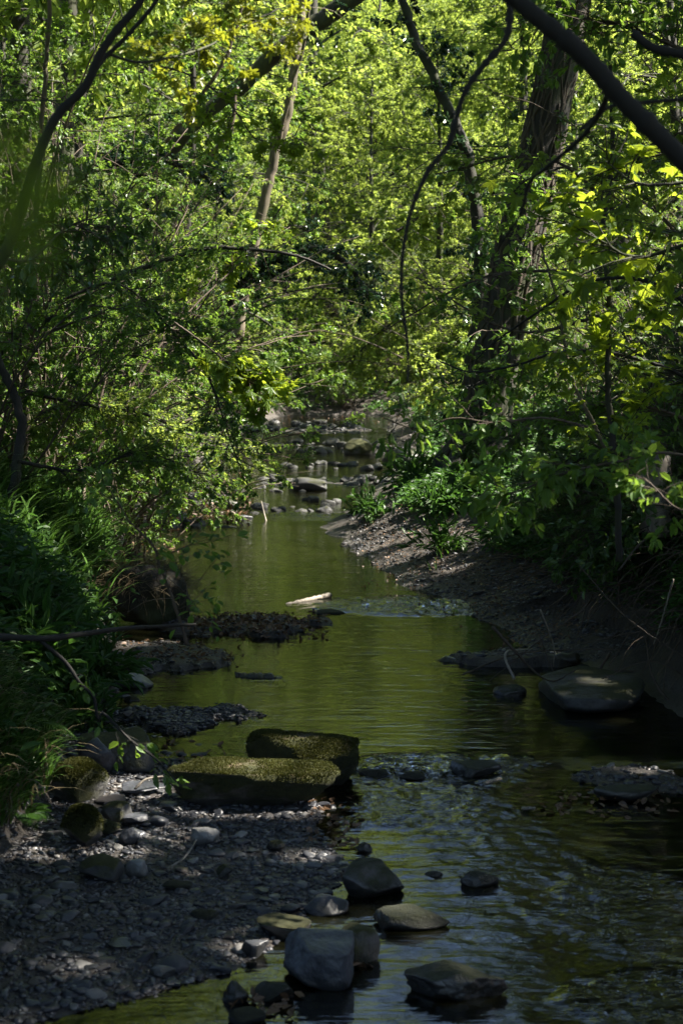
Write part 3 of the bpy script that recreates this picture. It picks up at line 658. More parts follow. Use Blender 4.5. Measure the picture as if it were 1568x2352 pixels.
shrub(0, 300, 29, 'sunny shrub on the left shore by the far rapids', 1.0, 1.9, LEAF_BRIGHT)
shrub(2, 330, 36, 'tall spring green shrub above the far left shore', 1.1, .2, LEAF_BRIGHT)
shrub(2, 470, 50, 'yellow green shrub behind the hanging sycamore spray', 1.2, .9, LEAF_BRIGHT)
shrub(2, 1140, 33, 'bright shrub behind the ivy clad trunk', 1.0, 1.7, LEAF_BRIGHT)
shrub(0, 1080, 42, 'sunlit bush over the dark boulder of the right bank', 1.2, 2.7, LEAF_BRIGHT)
shrub(0, 720, 66, 'bush overhanging the far bank at the centre', 1.4, 3.7, LEAF_BRIGHT)
shrub(2, 900, 64, 'bush with drooping boughs over the far dark bank', 1.2, 4.7, LEAF_BRIGHT)
shrub(2, 1390, 25, 'green shrub right of the big trunk', .75, 1.2, LEAF_HAW)
shrub(2, 1560, 19, 'dense shrub behind the maple sapling', .75, 2.2, LEAF_HAW)
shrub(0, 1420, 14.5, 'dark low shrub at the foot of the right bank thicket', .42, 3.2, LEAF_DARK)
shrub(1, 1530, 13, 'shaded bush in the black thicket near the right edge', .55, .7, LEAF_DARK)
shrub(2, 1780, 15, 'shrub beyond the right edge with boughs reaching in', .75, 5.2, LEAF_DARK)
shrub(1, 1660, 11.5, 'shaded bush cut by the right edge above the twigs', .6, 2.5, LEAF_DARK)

shrub(1, 1370, 12.6, 'low dark bush on the bank behind the fallen twigs', .42, 1.9, LEAF_DARK)
shrub(1, 1520, 11.2, 'dark bush on the bank at the right end of the twigs', .42, 4.1, LEAF_DARK)
shrub(1, 1300, 14.6, 'dim small bush at the top of the right beach', .38, 5.3, LEAF_DARK)
shrub(1, 560, 50, 'small bush on the bare patch of the far left shore', .75, 2.3, LEAF_HAW)
shrub(0, 620, 60, 'low bushy growth over the far left shore', .8, 1.3, LEAF_HAW)
shrub(1, 800, 61, 'low bush on the far bank, left of the dark hollow', 1.0, 3.3, LEAF_HAW)
# traced limbs
def limb(name, pts, r0, r1, bmat, label, cat='branch', leaf=None, size=.05, lm=None, ntw=0, L=.6, per=6, sub=4, t0=.15, knob=0, seed=1, tw=.004, up=1.0, sides=10, n=None, droop=.3, side=None, thing_leaf='foliage', wid=1.0, wob=.012, t1=1.0):
    W = np.array([at(*p) for p in pts]); n = n or max(24, len(pts) * 8); P = smooth(W, n); rng = np.random.default_rng(seed)
    P[1:-1] += np.cumsum(rng.normal(0, 1, (n - 2, 3)), 0) * 0 + rng.normal(0, wob, (n - 2, 3)) * min(1, r0 * 12)
    rr = np.linspace(r0, r1, n) * (1 + (knob * np.clip(rng.normal(0, 1, n), -.3, 2) if knob else .05 * rng.normal(0, 1, n)))
    c = P[0].copy(); gw = G(); tubes(gw, P - c, rr, sides); gl = G()
    if ntw:
        q, T, t = samp((P - c)[:max(4, int(n * t1))][None], ntw, rng, t0); r = rdir(rng, len(q)); r[:, 2] *= .55
        if side is not None: r = nrm(r + np.array(side) * 1.0)
        foliage(gw, gl, rng, q, nrm(T * .5 + r), L * rng.uniform(.5, 1.2, len(q)), leaf, size, per, sub=sub, tw=tw, up=up, droop=droop, jit=size * .35, wid=wid)
    o = tag(obj(name, gw.mesh(name, bmat), loc=c), label, cat)
    if ntw: obj(thing_leaf, gl.mesh(thing_leaf, lm, False), o)
    return o
# large ivy-clad trunk and second trunk (right)
def big_trunk():
    pts = [at(1085, 1090, 20), at(1105, 1000, 20), at(1130, 860, 20), at(1165, 690, 20.1), at(1200, 520, 20.2), at(1245, 330, 20.3), at(1280, 150, 20.5), at(1320, -40, 20.7), at(1380, -300, 21)]
    P = smooth(np.array(pts), 120); b = P[0].copy(); b[2] -= .25; P = P - b
    t = np.linspace(0, 1, 120); rr = (.275 - .07 * t) * (1 + .6 * np.exp(-t * 26) + .18 * np.exp(-t * 7)); k = 72
    g0 = G(); tubes(g0, P, rr, k); V = g0.v[0].reshape(120, k, 3); a = np.arange(k) * 2 * np.pi / k
    ring = np.stack([np.cos(a)[None] * np.ones((120, 1)), np.sin(a)[None] * np.ones((120, 1)), 0 * np.ones((120, 1)) + 0 * a[None]], -1)
    q = np.stack([ring[..., 0] * 3.2, ring[..., 1] * 3.2, (t * 14)[:, None] * .55 + 0 * a[None]], -1)
    dsp = .22 * np.abs(fbm(q, 61, 4)) + .05 * fbm(q * np.array([3, 3, 1.2]), 62, 3)
    butt = np.exp(-t * 16)[:, None] * .14 * np.cos(a * 5 + .7)[None]
    V = P[:, None] + (V - P[:, None]) * (1 + dsp + butt)[..., None]; g0.v[0] = V.reshape(-1, 3).astype(np.float32)
    e = obj('tree', None, loc=b); tag(e, 'massive leaning tree trunk wrapped in woody ivy stems on the right bank', 'tree')
    obj('trunk', g0.mesh('trunk', BARK), e)
    rng = np.random.default_rng(5); gv = G(); gl = G(); gw = G()
    for v_ in range(38):
        t0 = rng.uniform(0, .5); t1 = min(1, t0 + rng.uniform(.2, .6)); m = 60; tt = np.linspace(t0, t1, m); an = rng.uniform(0, 6.28) + np.cumsum(rng.normal(0, .07, m)) + .5 * np.sin(tt * rng.uniform(8, 25) + v_)
        ii = (tt * 119).astype(int); ctr = np.stack([np.interp(tt, t, P[:, c]) for c in range(3)], -1); kk = (an / (2 * np.pi) * k).astype(int) % k
        dirv = nrm(V[ii, kk] - P[ii]); rad_ = np.linalg.norm(V[ii, kk] - P[ii], axis=1); Q = ctr + dirv * (rad_[:, None] + .006)
        Q[1:-1] = (Q[2:] + Q[:-2] + Q[1:-1]) / 3; tubes(gv, Q, np.linspace(1, .5, m) * rng.uniform(.010, .030), 6)
    obj('ivy_stems', gv.mesh('ivy_stems', BARK_VINE), e)
    # ivy and small shoots on the trunk
    m = 60; tt = rng.uniform(.03, 1, m); ii = (tt * 119).astype(int); kk = rng.integers(0, k, m); p0 = V[ii, kk]; d0 = nrm(p0 - P[ii])
    foliage(gw, gl, rng, p0, nrm(d0 + rdir(rng, m) * .5), rng.uniform(.2, .7, m), HEX, .06, 8, sub=5, tw=.004, droop=.6)
    # crown high above the frame, reaching over the stream
    z = P[80:, :]; m = 26; bi = rng.integers(78, 119, m); az = rng.uniform(0, 6.28, m); D = np.stack([np.cos(az), np.sin(az), rng.uniform(.1, .7, m)], -1)
    A = grow(rng, P[bi], D, rng.uniform(2.5, 5.5, m), K=8, droop=.1); W_ = A + b; A = A[(W_[..., 2] - (2.5 + .222 * W_[..., 1])).min(1) > 0]; 
    for bough in A: g1 = G(); tubes(g1, bough, np.linspace(1, .2, 8) * .07, 6); obj('bough', g1.mesh('bough', BARK), e)
    q, T, tt = samp(A, 8, rng, .3); keep = q[:, 2] > 5.6; q, T = q[keep], T[keep]
    foliage(gw, gl, rng, q, nrm(T + rdir(rng, len(q))), rng.uniform(.6, 1.4, len(q)), KITE, .10, 14, sub=5, tw=.008)
    tag(obj('twigs', gw.mesh('twigs', BARK), e), kind='stuff'); obj('crown', gl.mesh('crown', LEAF_DARK, False), e)
big_trunk()
limb('tree', [(1085, 1080, 22), (1078, 900, 22), (1100, 700, 22), (1095, 520, 22), (1070, 350, 22), (1010, 210, 22.3), (950, 80, 22.6), (905, -60, 23)], 0.115, .05, BARK, 'slim dark curving tree trunk close left of the massive ivy clad one', 'tree',
     leaf=KITE, size=.07, lm=LEAF_IVY, ntw=70, L=.55, per=12, sub=5, seed=3, t0=.02)
limb('tree', [(545, 780, 33), (560, 680, 33), (585, 560, 33), (625, 380, 33), (662, 250, 33), (680, 120, 33), (705, -60, 33), (730, -220, 33)], .125, .07, BARK_PALE, 'pale smooth barked slender tree leaning across the sunlit centre', 'tree',
     leaf=HEX, size=.09, lm=LEAF_BRIGHT, ntw=26, L=1.3, per=7, sub=4, seed=4, t0=.3, tw=.009)
limb('tree', [(640, 330, 32.8), (668, 200, 32.6), (700, 90, 32.4), (716, -60, 32.2)], .045, .03, BARK_PALE, 'thin pale stem running beside the top of the slender pale tree', 'tree', seed=5)
limb('tree', [(330, 430, 36), (430, 300, 36), (560, 190, 36), (650, 110, 36), (760, 30, 36), (880, -60, 36)], .15, .21, BARK, 'thick dark diagonal tree trunk crossing the top centre', 'tree', leaf=KITE, size=.08, lm=LEAF_IVY, ntw=40, L=.8, per=12, sub=5, seed=6)
limb('tree', [(60, 1240, 14), (40, 1130, 14), (62, 1000, 14), (60, 850, 14), (72, 640, 14), (90, 400, 14), (100, 230, 14), (120, -40, 14)], .035, .018, BARK_PALE, 'thin pale grey sapling standing upright near the left edge', 'sapling', leaf=KITE, size=.04, lm=LEAF_HAW, ntw=22, L=.5, per=8, seed=7, t0=.2)
limb('tree', [(10, 1210, 12), (35, 1100, 12), (50, 960, 12.2), (20, 880, 12.3), (-30, 760, 12.5)], .04, .03, BARK, 'dark bent stem rising from the left bank', 'stem', seed=8)
limb('tree', [(380, 330, 34), (440, 250, 34), (520, 130, 34), (560, 0, 34), (580, -90, 34)], .05, .03, BARK_TWIG, 'thin diagonal brown stem left of the pale slender tree', 'stem', seed=9)
limb('tree', [(395, 520, 34), (470, 380, 34), (530, 290, 34), (545, 200, 34)], .07, .04, BARK_TWIG, 'short slanting stem below the thick diagonal trunk', 'stem', seed=10)
# ivy arch in the middle distance
limb('tree', [(520, 760, 31), (540, 660, 31), (620, 600, 30), (720, 570, 30), (800, 610, 30), (850, 690, 30)], .12, .04, BARK, 'arching fallen tree smothered in dark glossy ivy at centre', 'tree', leaf=KITE, size=.075, lm=LEAF_IVY, ntw=110, L=.75, per=14, sub=5, seed=11, t0=.02, thing_leaf='ivy')
limb('tree', [(120, 470, 24), (200, 400, 24), (300, 370, 24), (420, 380, 24), (500, 430, 24)], .07, .03, BARK, 'ivy covered bough forming a dark mass at upper left', 'bough', leaf=KITE, size=.07, lm=LEAF_IVY, ntw=60, L=.6, per=13, sub=5, seed=12, t0=.02, thing_leaf='ivy')
for q_, (pts_, nt_, sz_, lm_, l_) in enumerate((([(1180, 560, 36), (1040, 640, 36), (900, 740, 36), (790, 840, 36)], 110, .085, LEAF_BRIGHT, 'long sunlit bough hanging over the far stream from the right bank'),
        ([(1150, 720, 31), (1040, 790, 31), (960, 860, 31)], 70, .075, LEAF_BRIGHT, 'short bright bough drooping left of the second trunk'), ([(380, 620, 38), (520, 690, 38), (640, 760, 38), (740, 850, 38)], 100, .085, LEAF_HAW, 'bough from the left hanging under the ivy arch'),
        ([(1120, 420, 40), (960, 500, 40), (820, 600, 40), (700, 700, 40)], 110, .09, LEAF_BRIGHT, 'high sunlit bough between the ivy arch and the second trunk'), ([(300, 780, 30), (400, 820, 30), (500, 890, 30)], 70, .07, LEAF_BRIGHT, 'bright bough low on the left behind the hanging spray'),
        ([(1240, 700, 26), (1120, 820, 26), (1010, 900, 26)], 60, .065, LEAF_BRIGHT, 'bright leafy bough behind the foot of the trunks'))):
    limb('branch', pts_, .05, .012, BARK, l_, leaf=KITE, size=sz_, lm=lm_, ntw=nt_, L=1.0, per=14, sub=5, seed=140 + q_, t0=.05, tw=.007)
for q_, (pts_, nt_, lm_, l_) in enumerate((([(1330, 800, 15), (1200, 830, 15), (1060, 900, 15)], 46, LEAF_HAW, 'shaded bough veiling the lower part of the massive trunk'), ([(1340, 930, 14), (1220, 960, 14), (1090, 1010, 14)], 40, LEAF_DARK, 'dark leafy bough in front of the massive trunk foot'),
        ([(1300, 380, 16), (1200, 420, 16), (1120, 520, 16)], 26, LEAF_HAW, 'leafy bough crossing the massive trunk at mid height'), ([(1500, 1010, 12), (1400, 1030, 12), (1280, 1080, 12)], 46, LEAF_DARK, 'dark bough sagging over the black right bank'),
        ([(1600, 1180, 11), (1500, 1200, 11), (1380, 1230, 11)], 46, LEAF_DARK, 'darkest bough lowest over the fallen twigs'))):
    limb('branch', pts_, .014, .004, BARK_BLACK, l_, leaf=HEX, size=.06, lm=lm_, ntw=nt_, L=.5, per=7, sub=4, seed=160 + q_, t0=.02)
# upper right foreground
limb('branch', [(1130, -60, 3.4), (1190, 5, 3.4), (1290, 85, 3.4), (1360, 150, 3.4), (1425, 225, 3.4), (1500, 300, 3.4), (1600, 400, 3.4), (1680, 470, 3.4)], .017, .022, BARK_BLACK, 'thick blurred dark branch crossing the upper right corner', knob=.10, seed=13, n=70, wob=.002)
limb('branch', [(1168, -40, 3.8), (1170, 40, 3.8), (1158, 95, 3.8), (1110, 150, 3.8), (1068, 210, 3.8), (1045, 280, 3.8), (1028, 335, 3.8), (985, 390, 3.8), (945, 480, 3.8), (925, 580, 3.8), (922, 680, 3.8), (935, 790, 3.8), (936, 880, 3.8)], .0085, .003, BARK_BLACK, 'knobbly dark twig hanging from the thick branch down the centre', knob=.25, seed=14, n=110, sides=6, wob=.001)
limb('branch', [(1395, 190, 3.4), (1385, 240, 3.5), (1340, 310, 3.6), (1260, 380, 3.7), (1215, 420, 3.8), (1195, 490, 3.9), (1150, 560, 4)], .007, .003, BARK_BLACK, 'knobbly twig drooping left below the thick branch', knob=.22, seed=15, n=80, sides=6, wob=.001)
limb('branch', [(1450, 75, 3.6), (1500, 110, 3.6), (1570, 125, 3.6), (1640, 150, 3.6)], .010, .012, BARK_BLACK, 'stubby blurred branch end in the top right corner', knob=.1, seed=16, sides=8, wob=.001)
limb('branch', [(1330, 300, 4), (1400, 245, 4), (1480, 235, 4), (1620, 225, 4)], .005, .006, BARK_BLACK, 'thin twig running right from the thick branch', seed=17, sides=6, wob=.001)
# sycamore limbs on the right
SY = dict(leaf=SYC, lm=LEAF_SYC, up=1.6)
limb('branch', [(1700, 760, 8.6), (1600, 715, 8.6), (1530, 665, 8.6), (1450, 640, 8.6), (1340, 650, 8.8), (1230, 720, 9.0), (1130, 790, 9.2), (1090, 830, 9.3)], .013, .004, BARK_BLACK, 'arching branch with large maple leaves at right, the upper one', size=.155, ntw=18, L=.42, per=2, sub=2, seed=21, t1=.62, **SY)
limb('branch', [(1700, 930, 9.1), (1600, 880, 9.1), (1500, 835, 9.1), (1380, 808, 9.1), (1270, 812, 9.2), (1180, 840, 9.4), (1080, 855, 9.6), (1010, 830, 9.8)], .013, .004, BARK_BLACK, 'arching branch with maple leaves at right, the lower one', size=.145, ntw=20, L=.42, per=2, sub=2, seed=22, t1=.62, **SY)
limb('branch', [(1700, 540, 6.5), (1580, 560, 6.5), (1450, 590, 6.6), (1330, 520, 6.8)], .010, .004, BARK, 'maple branch with broad backlit leaves under the thick branch', size=.14, ntw=17, L=.38, per=2, sub=2, seed=23, **SY)
limb('branch', [(1700, 400, 6.8), (1560, 420, 6.8), (1460, 420, 6.8), (1390, 370, 7)], .009, .004, BARK, 'high maple branch beside the big trunk', size=.13, ntw=12, L=.38, per=2, sub=2, seed=24, **SY)
limb('tree', [(1420, 1290, 9), (1415, 1100, 9), (1395, 900, 9), (1398, 700, 9), (1385, 520, 9), (1405, 380, 9), (1400, 150, 9)], .020, .010, BARK, 'upright thin maple sapling stem at right with broad leaves', 'sapling', size=.13, ntw=34, L=.5, per=2, sub=2, seed=25, **SY)
limb('tree', [(1440, 1120, 9.5), (1400, 1050, 9.5), (1350, 950, 9.5), (1310, 860, 9.5), (1280, 700, 9.5), (1240, 560, 9.5)], .014, .006, BARK_PALE, 'thin leaning grey sapling with sunlit edge behind the maple twigs', 'sapling', leaf=HEX, size=.055, lm=LEAF_BRIGHT, ntw=9, L=.3, per=4, sub=3, seed=26)
limb('branch', [(1640, 1060, 6), (1520, 1040, 6), (1420, 1060, 6), (1320, 1080, 6.2), (1180, 1130, 6.4), (1090, 1140, 6.5)], .006, .002, BARK_TWIG, 'low twig with toothed leaves hanging over the dark right bank', leaf=HEX, size=.055, lm=LEAF_HAW, ntw=26, L=.28, per=5, sub=3, seed=27, tw=.002)
limb('branch', [(1640, 1150, 5.5), (1560, 1170, 5.5), (1480, 1100, 5.6), (1430, 1090, 5.7)], .004, .002, BARK_TWIG, 'small leafy twig at the right edge before the blackness', leaf=HEX, size=.042, lm=LEAF_HAW, ntw=14, L=.2, per=4, sub=3, seed=28, tw=.0015)
limb('branch', [(1350, 980, 7), (1250, 960, 7), (1130, 970, 7), (1040, 960, 7), (960, 985, 7), (880, 960, 7)], .006, .002, BARK_TWIG, 'leafy twig reaching left before the massive trunk', leaf=HEX, size=.05, lm=LEAF_HAW, ntw=16, L=.25, per=4, sub=3, seed=29, tw=.002)
for q_, (a_, b_, c_, l_) in enumerate((((1450, 520, 10), (1250, 360, 10), (1000, 400, 10), 'fine leaved hornbeam bough before the upper trunk'), ((1300, 620, 11), (1100, 640, 11), (880, 760, 11), 'fine leaved bough over the foot of the second trunk'),
                                  ((1400, 720, 10), (1180, 760, 10.5), (960, 640, 11), 'loose leafy bough between the two arching branches'), ((1600, 130, 9), (1430, 60, 9), (1250, 30, 9), 'leafy bough in the top right corner behind the thick branch'),
                                  ((1650, 300, 9), (1500, 330, 9.5), (1360, 500, 10), 'hazy green bough at the right edge high up'), ((1620, 980, 10), (1450, 930, 10), (1220, 960, 10.5), 'leafy bough low at the right above the dark bank'))):
    limb('branch', [a_, b_, c_], .012, .004, BARK_TWIG, l_, leaf=HEX, size=.05, lm=LEAF_HAW if q_ % 2 else LEAF_BRIGHT, ntw=(14, 12, 16, 50, 50, 50)[q_], L=.5, per=6, sub=4, seed=40 + q_, t0=.02)
# left foreground and mid limbs
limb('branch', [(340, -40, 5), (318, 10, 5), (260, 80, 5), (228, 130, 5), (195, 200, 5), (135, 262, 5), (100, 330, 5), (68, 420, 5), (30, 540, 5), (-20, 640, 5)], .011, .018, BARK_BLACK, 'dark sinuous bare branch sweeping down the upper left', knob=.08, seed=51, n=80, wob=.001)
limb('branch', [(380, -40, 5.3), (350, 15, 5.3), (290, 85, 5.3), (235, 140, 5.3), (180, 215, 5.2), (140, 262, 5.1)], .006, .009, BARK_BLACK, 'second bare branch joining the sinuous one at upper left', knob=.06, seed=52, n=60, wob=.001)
limb('branch', [(250, 125, 5.3), (320, 143, 5.5), (400, 130, 5.7), (480, 105, 6), (560, 60, 6.2), (640, 20, 6.4)], .005, .003, BARK, 'thin side branch with yellow young leaves at the top left centre', leaf=SYC, size=.06, lm=LEAF_YEL, ntw=26, L=.35, per=4, sub=3, seed=53, tw=.002, t0=.25)
limb('branch', [(-60, 232, 5.4), (60, 230, 5.2), (140, 232, 5.1)], .003, .003, BARK, 'short level twig at the left edge', seed=54)
limb('branch', [(760, 620, 14), (690, 590, 14), (600, 575, 14), (480, 570, 14), (390, 595, 14), (260, 645, 14), (90, 750, 14), (-60, 850, 14)], .010, .036, BARK, 'long arching bough from the left reaching over the stream', leaf=KITE, size=.038, lm=LEAF_HAW, ntw=70, L=.55, per=11, sub=5, seed=55)
limb('branch', [(120, 700, 13), (250, 650, 13), (330, 690, 13), (420, 790, 13), (480, 870, 13), (545, 1060, 13)], .014, .005, BARK, 'drooping hawthorn bough with fine leaves left of the hanging spray', leaf=KITE, size=.036, lm=LEAF_HAW, ntw=60, L=.5, per=11, sub=5, seed=56)
limb('branch', [(60, 900, 13), (200, 930, 13.5), (330, 950, 14), (440, 1000, 14), (555, 1030, 14.2)], .020, .005, BARK, 'low hawthorn bough with sunlit tips over the water', leaf=KITE, size=.036, lm=LEAF_BRIGHT, ntw=90, L=.5, per=12, sub=5, seed=57)
limb('branch', [(40, 1060, 12), (180, 1080, 12.5), (320, 1040, 13), (420, 1070, 13.5), (500, 1120, 13.5)], .016, .004, BARK, 'lowest hawthorn bough above the shingle', leaf=KITE, size=.036, lm=LEAF_HAW, ntw=80, L=.5, per=11, sub=5, seed=58)
limb('branch', [(400, 740, 11.5), (470, 790, 11.5), (530, 840, 11.5), (580, 880, 11.5), (625, 900, 11.5)], .008, .003, BARK_TWIG, 'hanging sycamore spray glowing yellow green over the stream', leaf=SYC, size=.12, lm=LEAF_SYC, ntw=34, L=.24, per=3, sub=3, seed=59, t0=.4, up=1.2)
limb('branch', [(650, 470, 16), (600, 540, 16), (540, 600, 16), (470, 640, 16)], .008, .003, BARK_TWIG, 'sycamore twig with glowing leaves under the pale slender tree', leaf=SYC, size=.12, lm=LEAF_SYC, ntw=14, L=.3, per=3, sub=3, seed=60, t0=.1)
limb('branch', [(350, 150, 12), (430, 170, 12), (520, 230, 12), (600, 330, 12), (680, 310, 12)], .008, .003, BARK_TWIG, 'loose sycamore twig left of the pale slender tree', leaf=SYC, size=.09, lm=LEAF_SYC, ntw=26, L=.4, per=3, sub=3, seed=61)
limb('branch', [(-60, 560, 8), (60, 600, 8), (160, 520, 8.4), (260, 520, 8.8)], .008, .003, BARK_TWIG, 'shaded leafy twig at the left edge below the sinuous branch', leaf=HEX, size=.05, lm=LEAF_DARK, ntw=40, L=.4, per=6, sub=3, seed=62)
# low branch at left and its descending fork
limb('branch', [(-120, 1462, 6.5), (0, 1463, 6.5), (110, 1466, 6.5), (190, 1456, 6.6), (290, 1443, 6.8), (380, 1438, 7), (450, 1434, 7.1)], .016, .006, BARK_BLACK, 'bare dark branch lying level across the left bank plants', knob=.06, seed=63, wob=.002)
limb('branch', [(95, 1472, 6.5), (150, 1520, 6.5), (185, 1570, 6.5), (215, 1600, 6.5), (225, 1650, 6.5), (240, 1640, 6.5), (300, 1700, 6.4), (360, 1745, 6.3), (410, 1800, 6.2)], .009, .003, BARK_BLACK, 'thin forked branch descending from the level one to the gravel', leaf=HEX, size=.05, lm=LEAF_HAW, ntw=10, L=.18, per=2, sub=2, seed=64, tw=.0015, wob=.001)
limb('tree', [(430, 1480, 8), (405, 1400, 8), (372, 1310, 8), (350, 1250, 8), (300, 1200, 8), (250, 1120, 8)], .010, .003, BARK_TWIG, 'slender leafy shoot rising before the dark mossy stump at left', 'sapling', leaf=HEX, size=.05, lm=LEAF_HAW, ntw=22, L=.45, per=3, sub=3, seed=65, tw=.0022, side=(.5, 0, 0))

# ------------------------------------------------------------------ logs, sticks, stump
def log(name, label, a, b, r0, r1, bmat, knob=.08, seed=1, cat='log', mid=(), z0=0, z1=0, sides=12, n=26, moss=0):
    pts = [on(*a, z0)] + [on(p[0], p[1], p[2]) for p in mid] + [on(*b, z1)]
    P = smooth(np.array(pts), n); rng = np.random.default_rng(seed); P += rng.normal(0, .15 * min(r0, r1), P.shape)
    rr = np.linspace(r0, r1, n) * (1 + knob * rng.normal(0, 1, n)); rr[0] *= .7; rr[-1] *= .6; c = P[0].copy(); g = G(); tubes(g, P - c, rr, sides)
    return tag(obj(name, g.mesh(name, bmat), loc=c), label, cat)
log('stick', 'pale peeled stick with a knotted end floating in mid stream', (655, 1390), (760, 1366), .016, .024, BARK_DEAD, .12, 1, 'stick', z0=.01, z1=.04)
log('log', 'short waterlogged dark log lying in the near pool', (545, 1562), (650, 1567), .045, .04, BARK_WET, .12, 2, mid=((595, 1562, .0),), z0=-.01, z1=-.01)
log('stick', 'bare white branched twig standing in the far shallows', (612, 1200), (600, 1150), .012, .006, BARK_DEAD, .05, 3, 'twig', z1=.25, mid=((606, 1175, .12),), sides=5)
log('stick', 'white bent twig lying on the pebbles beside the flat boulder', (310, 1812), (375, 1783), .007, .004, BARK_DEAD, .08, 4, 'twig', z0=.1, z1=.12, mid=((335, 1790, .12),), sides=6)
log('stick', 'long pale twig on the open gravel below the boulders', (385, 1995), (452, 1928), .005, .004, BARK_DEAD, .08, 5, 'twig', z0=.06, z1=.07, mid=((425, 1968, .07),), sides=6)
log('stick', 'short pale stick caught on the riffle stone', (1112, 1800), (1150, 1788), .009, .009, BARK_DEAD, .05, 6, 'stick', z0=.08, z1=.08, sides=6)
log('stick', 'flat pale stick at the tip of the right shoal', (1198, 1856), (1228, 1857), .008, .008, BARK_DEAD, .05, 7, 'stick', z0=.02, z1=.02, sides=6)
log('log', 'sodden dark log edging the spit under the right twigs', (1000, 1522), (1330, 1512), .04, .05, BARK_WET, .1, 8, mid=((1150, 1532, .0),), z0=.0, z1=.06)
# mossy stump / root bole on the left bank
v, f = rock_shape(303, sub=5, cuts=4, rough=.16, box=.3); c = on(325, 1455, .0); Wd = 215 / FPX * c[1]; Hd = 165 / FPX * c[1]
g = G(); g.add(v * np.array([Wd, Wd * .8, Hd]) + np.array([0, 0, Hd * .42]), f); o = tag(obj('stump', g.mesh('stump', BARK), loc=(c[0], c[1] + .35, 0)), 'dark mossy root bole overhanging the pool on the left', 'stump')
gg = G(); rng = np.random.default_rng(6); m = 900; th = rng.uniform(0, 6.28, m); rr = rng.uniform(0, 1, m) ** .5; P = np.stack([rr * np.cos(th) * Wd * .48, rr * np.sin(th) * Wd * .38, Hd * (.86 - .3 * rr ** 2)], -1)
A = grow(rng, P, nrm(rdir(rng, m) * .8 + [0, 0, .5]), rng.uniform(.1, .4, m), K=6, droop=1.6); tubes(gg, A, np.linspace(1, .1, 6)[None] * np.full((m, 1), .0028), 3); obj('grass_fringe', gg.mesh('grass_fringe', DRYGR, False), o)
# broken stump post at far right
log('stump', 'broken tree stump standing in the dark thicket at right', (1500, 1260), (1505, 1050), .10, .09, BARK, .06, 9, 'stump', z0=.5, z1=.5) if False else None
P = np.array([at(1500, 1230, 11), at(1502, 1120, 11), at(1505, 1045, 11)]); g = G(); tubes(g, smooth(P, 12) - P[0], np.linspace(.12, .10, 12) * (1 + .05 * np.random.default_rng(1).normal(0, 1, 12)), 14)
tag(obj('stump', g.mesh('stump', BARK_DEAD), loc=P[0]), 'broken grey stump post standing in the dark thicket at right', 'stump')
# fallen twigs over the slab on the right
TW = [((1130, 1440), (1250, 1560), (1320, 1540)), ((1240, 1400), (1270, 1480), (1270, 1530)), ((1340, 1400), (1240, 1470), (1090, 1590)), ((1568, 1560), (1420, 1540), (1300, 1555)), ((1600, 1530), (1440, 1420), (1330, 1300)),
      ((1545, 1330), (1520, 1420), (1500, 1480)), ((1400, 1500), (1350, 1570), (1270, 1600)), ((1460, 1640), (1420, 1620), (1405, 1740)), ((1640, 1600), (1500, 1520), (1380, 1560)), ((1180, 1560), (1160, 1500), (1220, 1490)),
      ((1600, 1440), (1470, 1450), (1330, 1480)), ((1300, 1600), (1260, 1520), (1230, 1440)), ((1560, 1640), (1500, 1560), (1480, 1460)), ((1420, 1310), (1480, 1240), (1568, 1210)), ((1060, 1550), (1200, 1500), (1440, 1490))]
LT = ['bare twig crossing the spit from its upper left', 'upright bent bare twig over the spit', 'long bare twig slanting down to the dark water', 'bare twig resting along the top of the broad slab', 'long bare twig falling from the right thicket',
      'pale lit twig end hanging at the right edge', 'curved bare twig touching the middle of the slab', 'forked twig hanging below the slab into the water', 'bare twig from the right edge to the slab', 'small hooked twig at the left of the slab',
      'level bare twig above the slab', 'short crossing twig left of the slab', 'bare twig rising from the right end of the slab', 'bare root like twig in the black thicket', 'long low twig running parallel to the spit']
for q_, (tr_, l_) in enumerate(zip(TW, LT)):
    d = 9.3 + .25 * (q_ % 4)
    limb('twig', [(*p, d + .1 * i_) for i_, p in enumerate(tr_)], .006 if q_ % 3 else .010, .003, BARK_DEAD if q_ in (1, 5, 7, 9) else BARK_VINE, l_, 'twig', seed=80 + q_, sides=6, n=30, wob=.01, knob=.1)

# ------------------------------------------------------------------ ground plants
def blades(g, P, L, rng, w=.006, bend=1.0, K=6):
    n = len(P); az = rng.uniform(0, 6.28, n); D = np.stack([np.cos(az) * .45, np.sin(az) * .45, np.ones(n)], -1); D = nrm(D); Q = np.empty((n, K, 3)); Q[:, 0] = P; st = (L / (K - 1))[:, None]
    out = np.stack([np.cos(az), np.sin(az), 0 * az], -1)
    for k in range(1, K):
        D = nrm(D + bend * .28 * (out * .6 + [0, 0, -.75]) * (k / K) * 1.4); Q[:, k] = Q[:, k - 1] + D * st
    side = np.stack([-np.sin(az), np.cos(az), 0 * az], -1); wd = (w * rng.uniform(.6, 1.4, n))[:, None, None] * np.array([.6, 1, 1, .85, .6, .08])[None, :, None]
    V = np.concatenate([Q - side[:, None] * wd, Q + side[:, None] * wd], 1)
    i = np.arange(K - 1); q = np.stack([i, i + 1, i + 1 + K, i + K], -1); g.add(V, (q[None] + (np.arange(n) * 2 * K)[:, None, None]).reshape(-1, 4))
def bank_points(rng, n, x0, x1, y0, y1, hmin, hmax, clump=1.2, seed=0, th=-.1):
    x = rng.uniform(x0, x1, n); y = rng.uniform(y0, y1, n); h = Hgt(x, y); ok = (h > hmin) & (h < hmax) & (n2(x, y, clump, seed) > th); return np.stack([x, y, h], -1)[ok]
rng = np.random.default_rng(21)
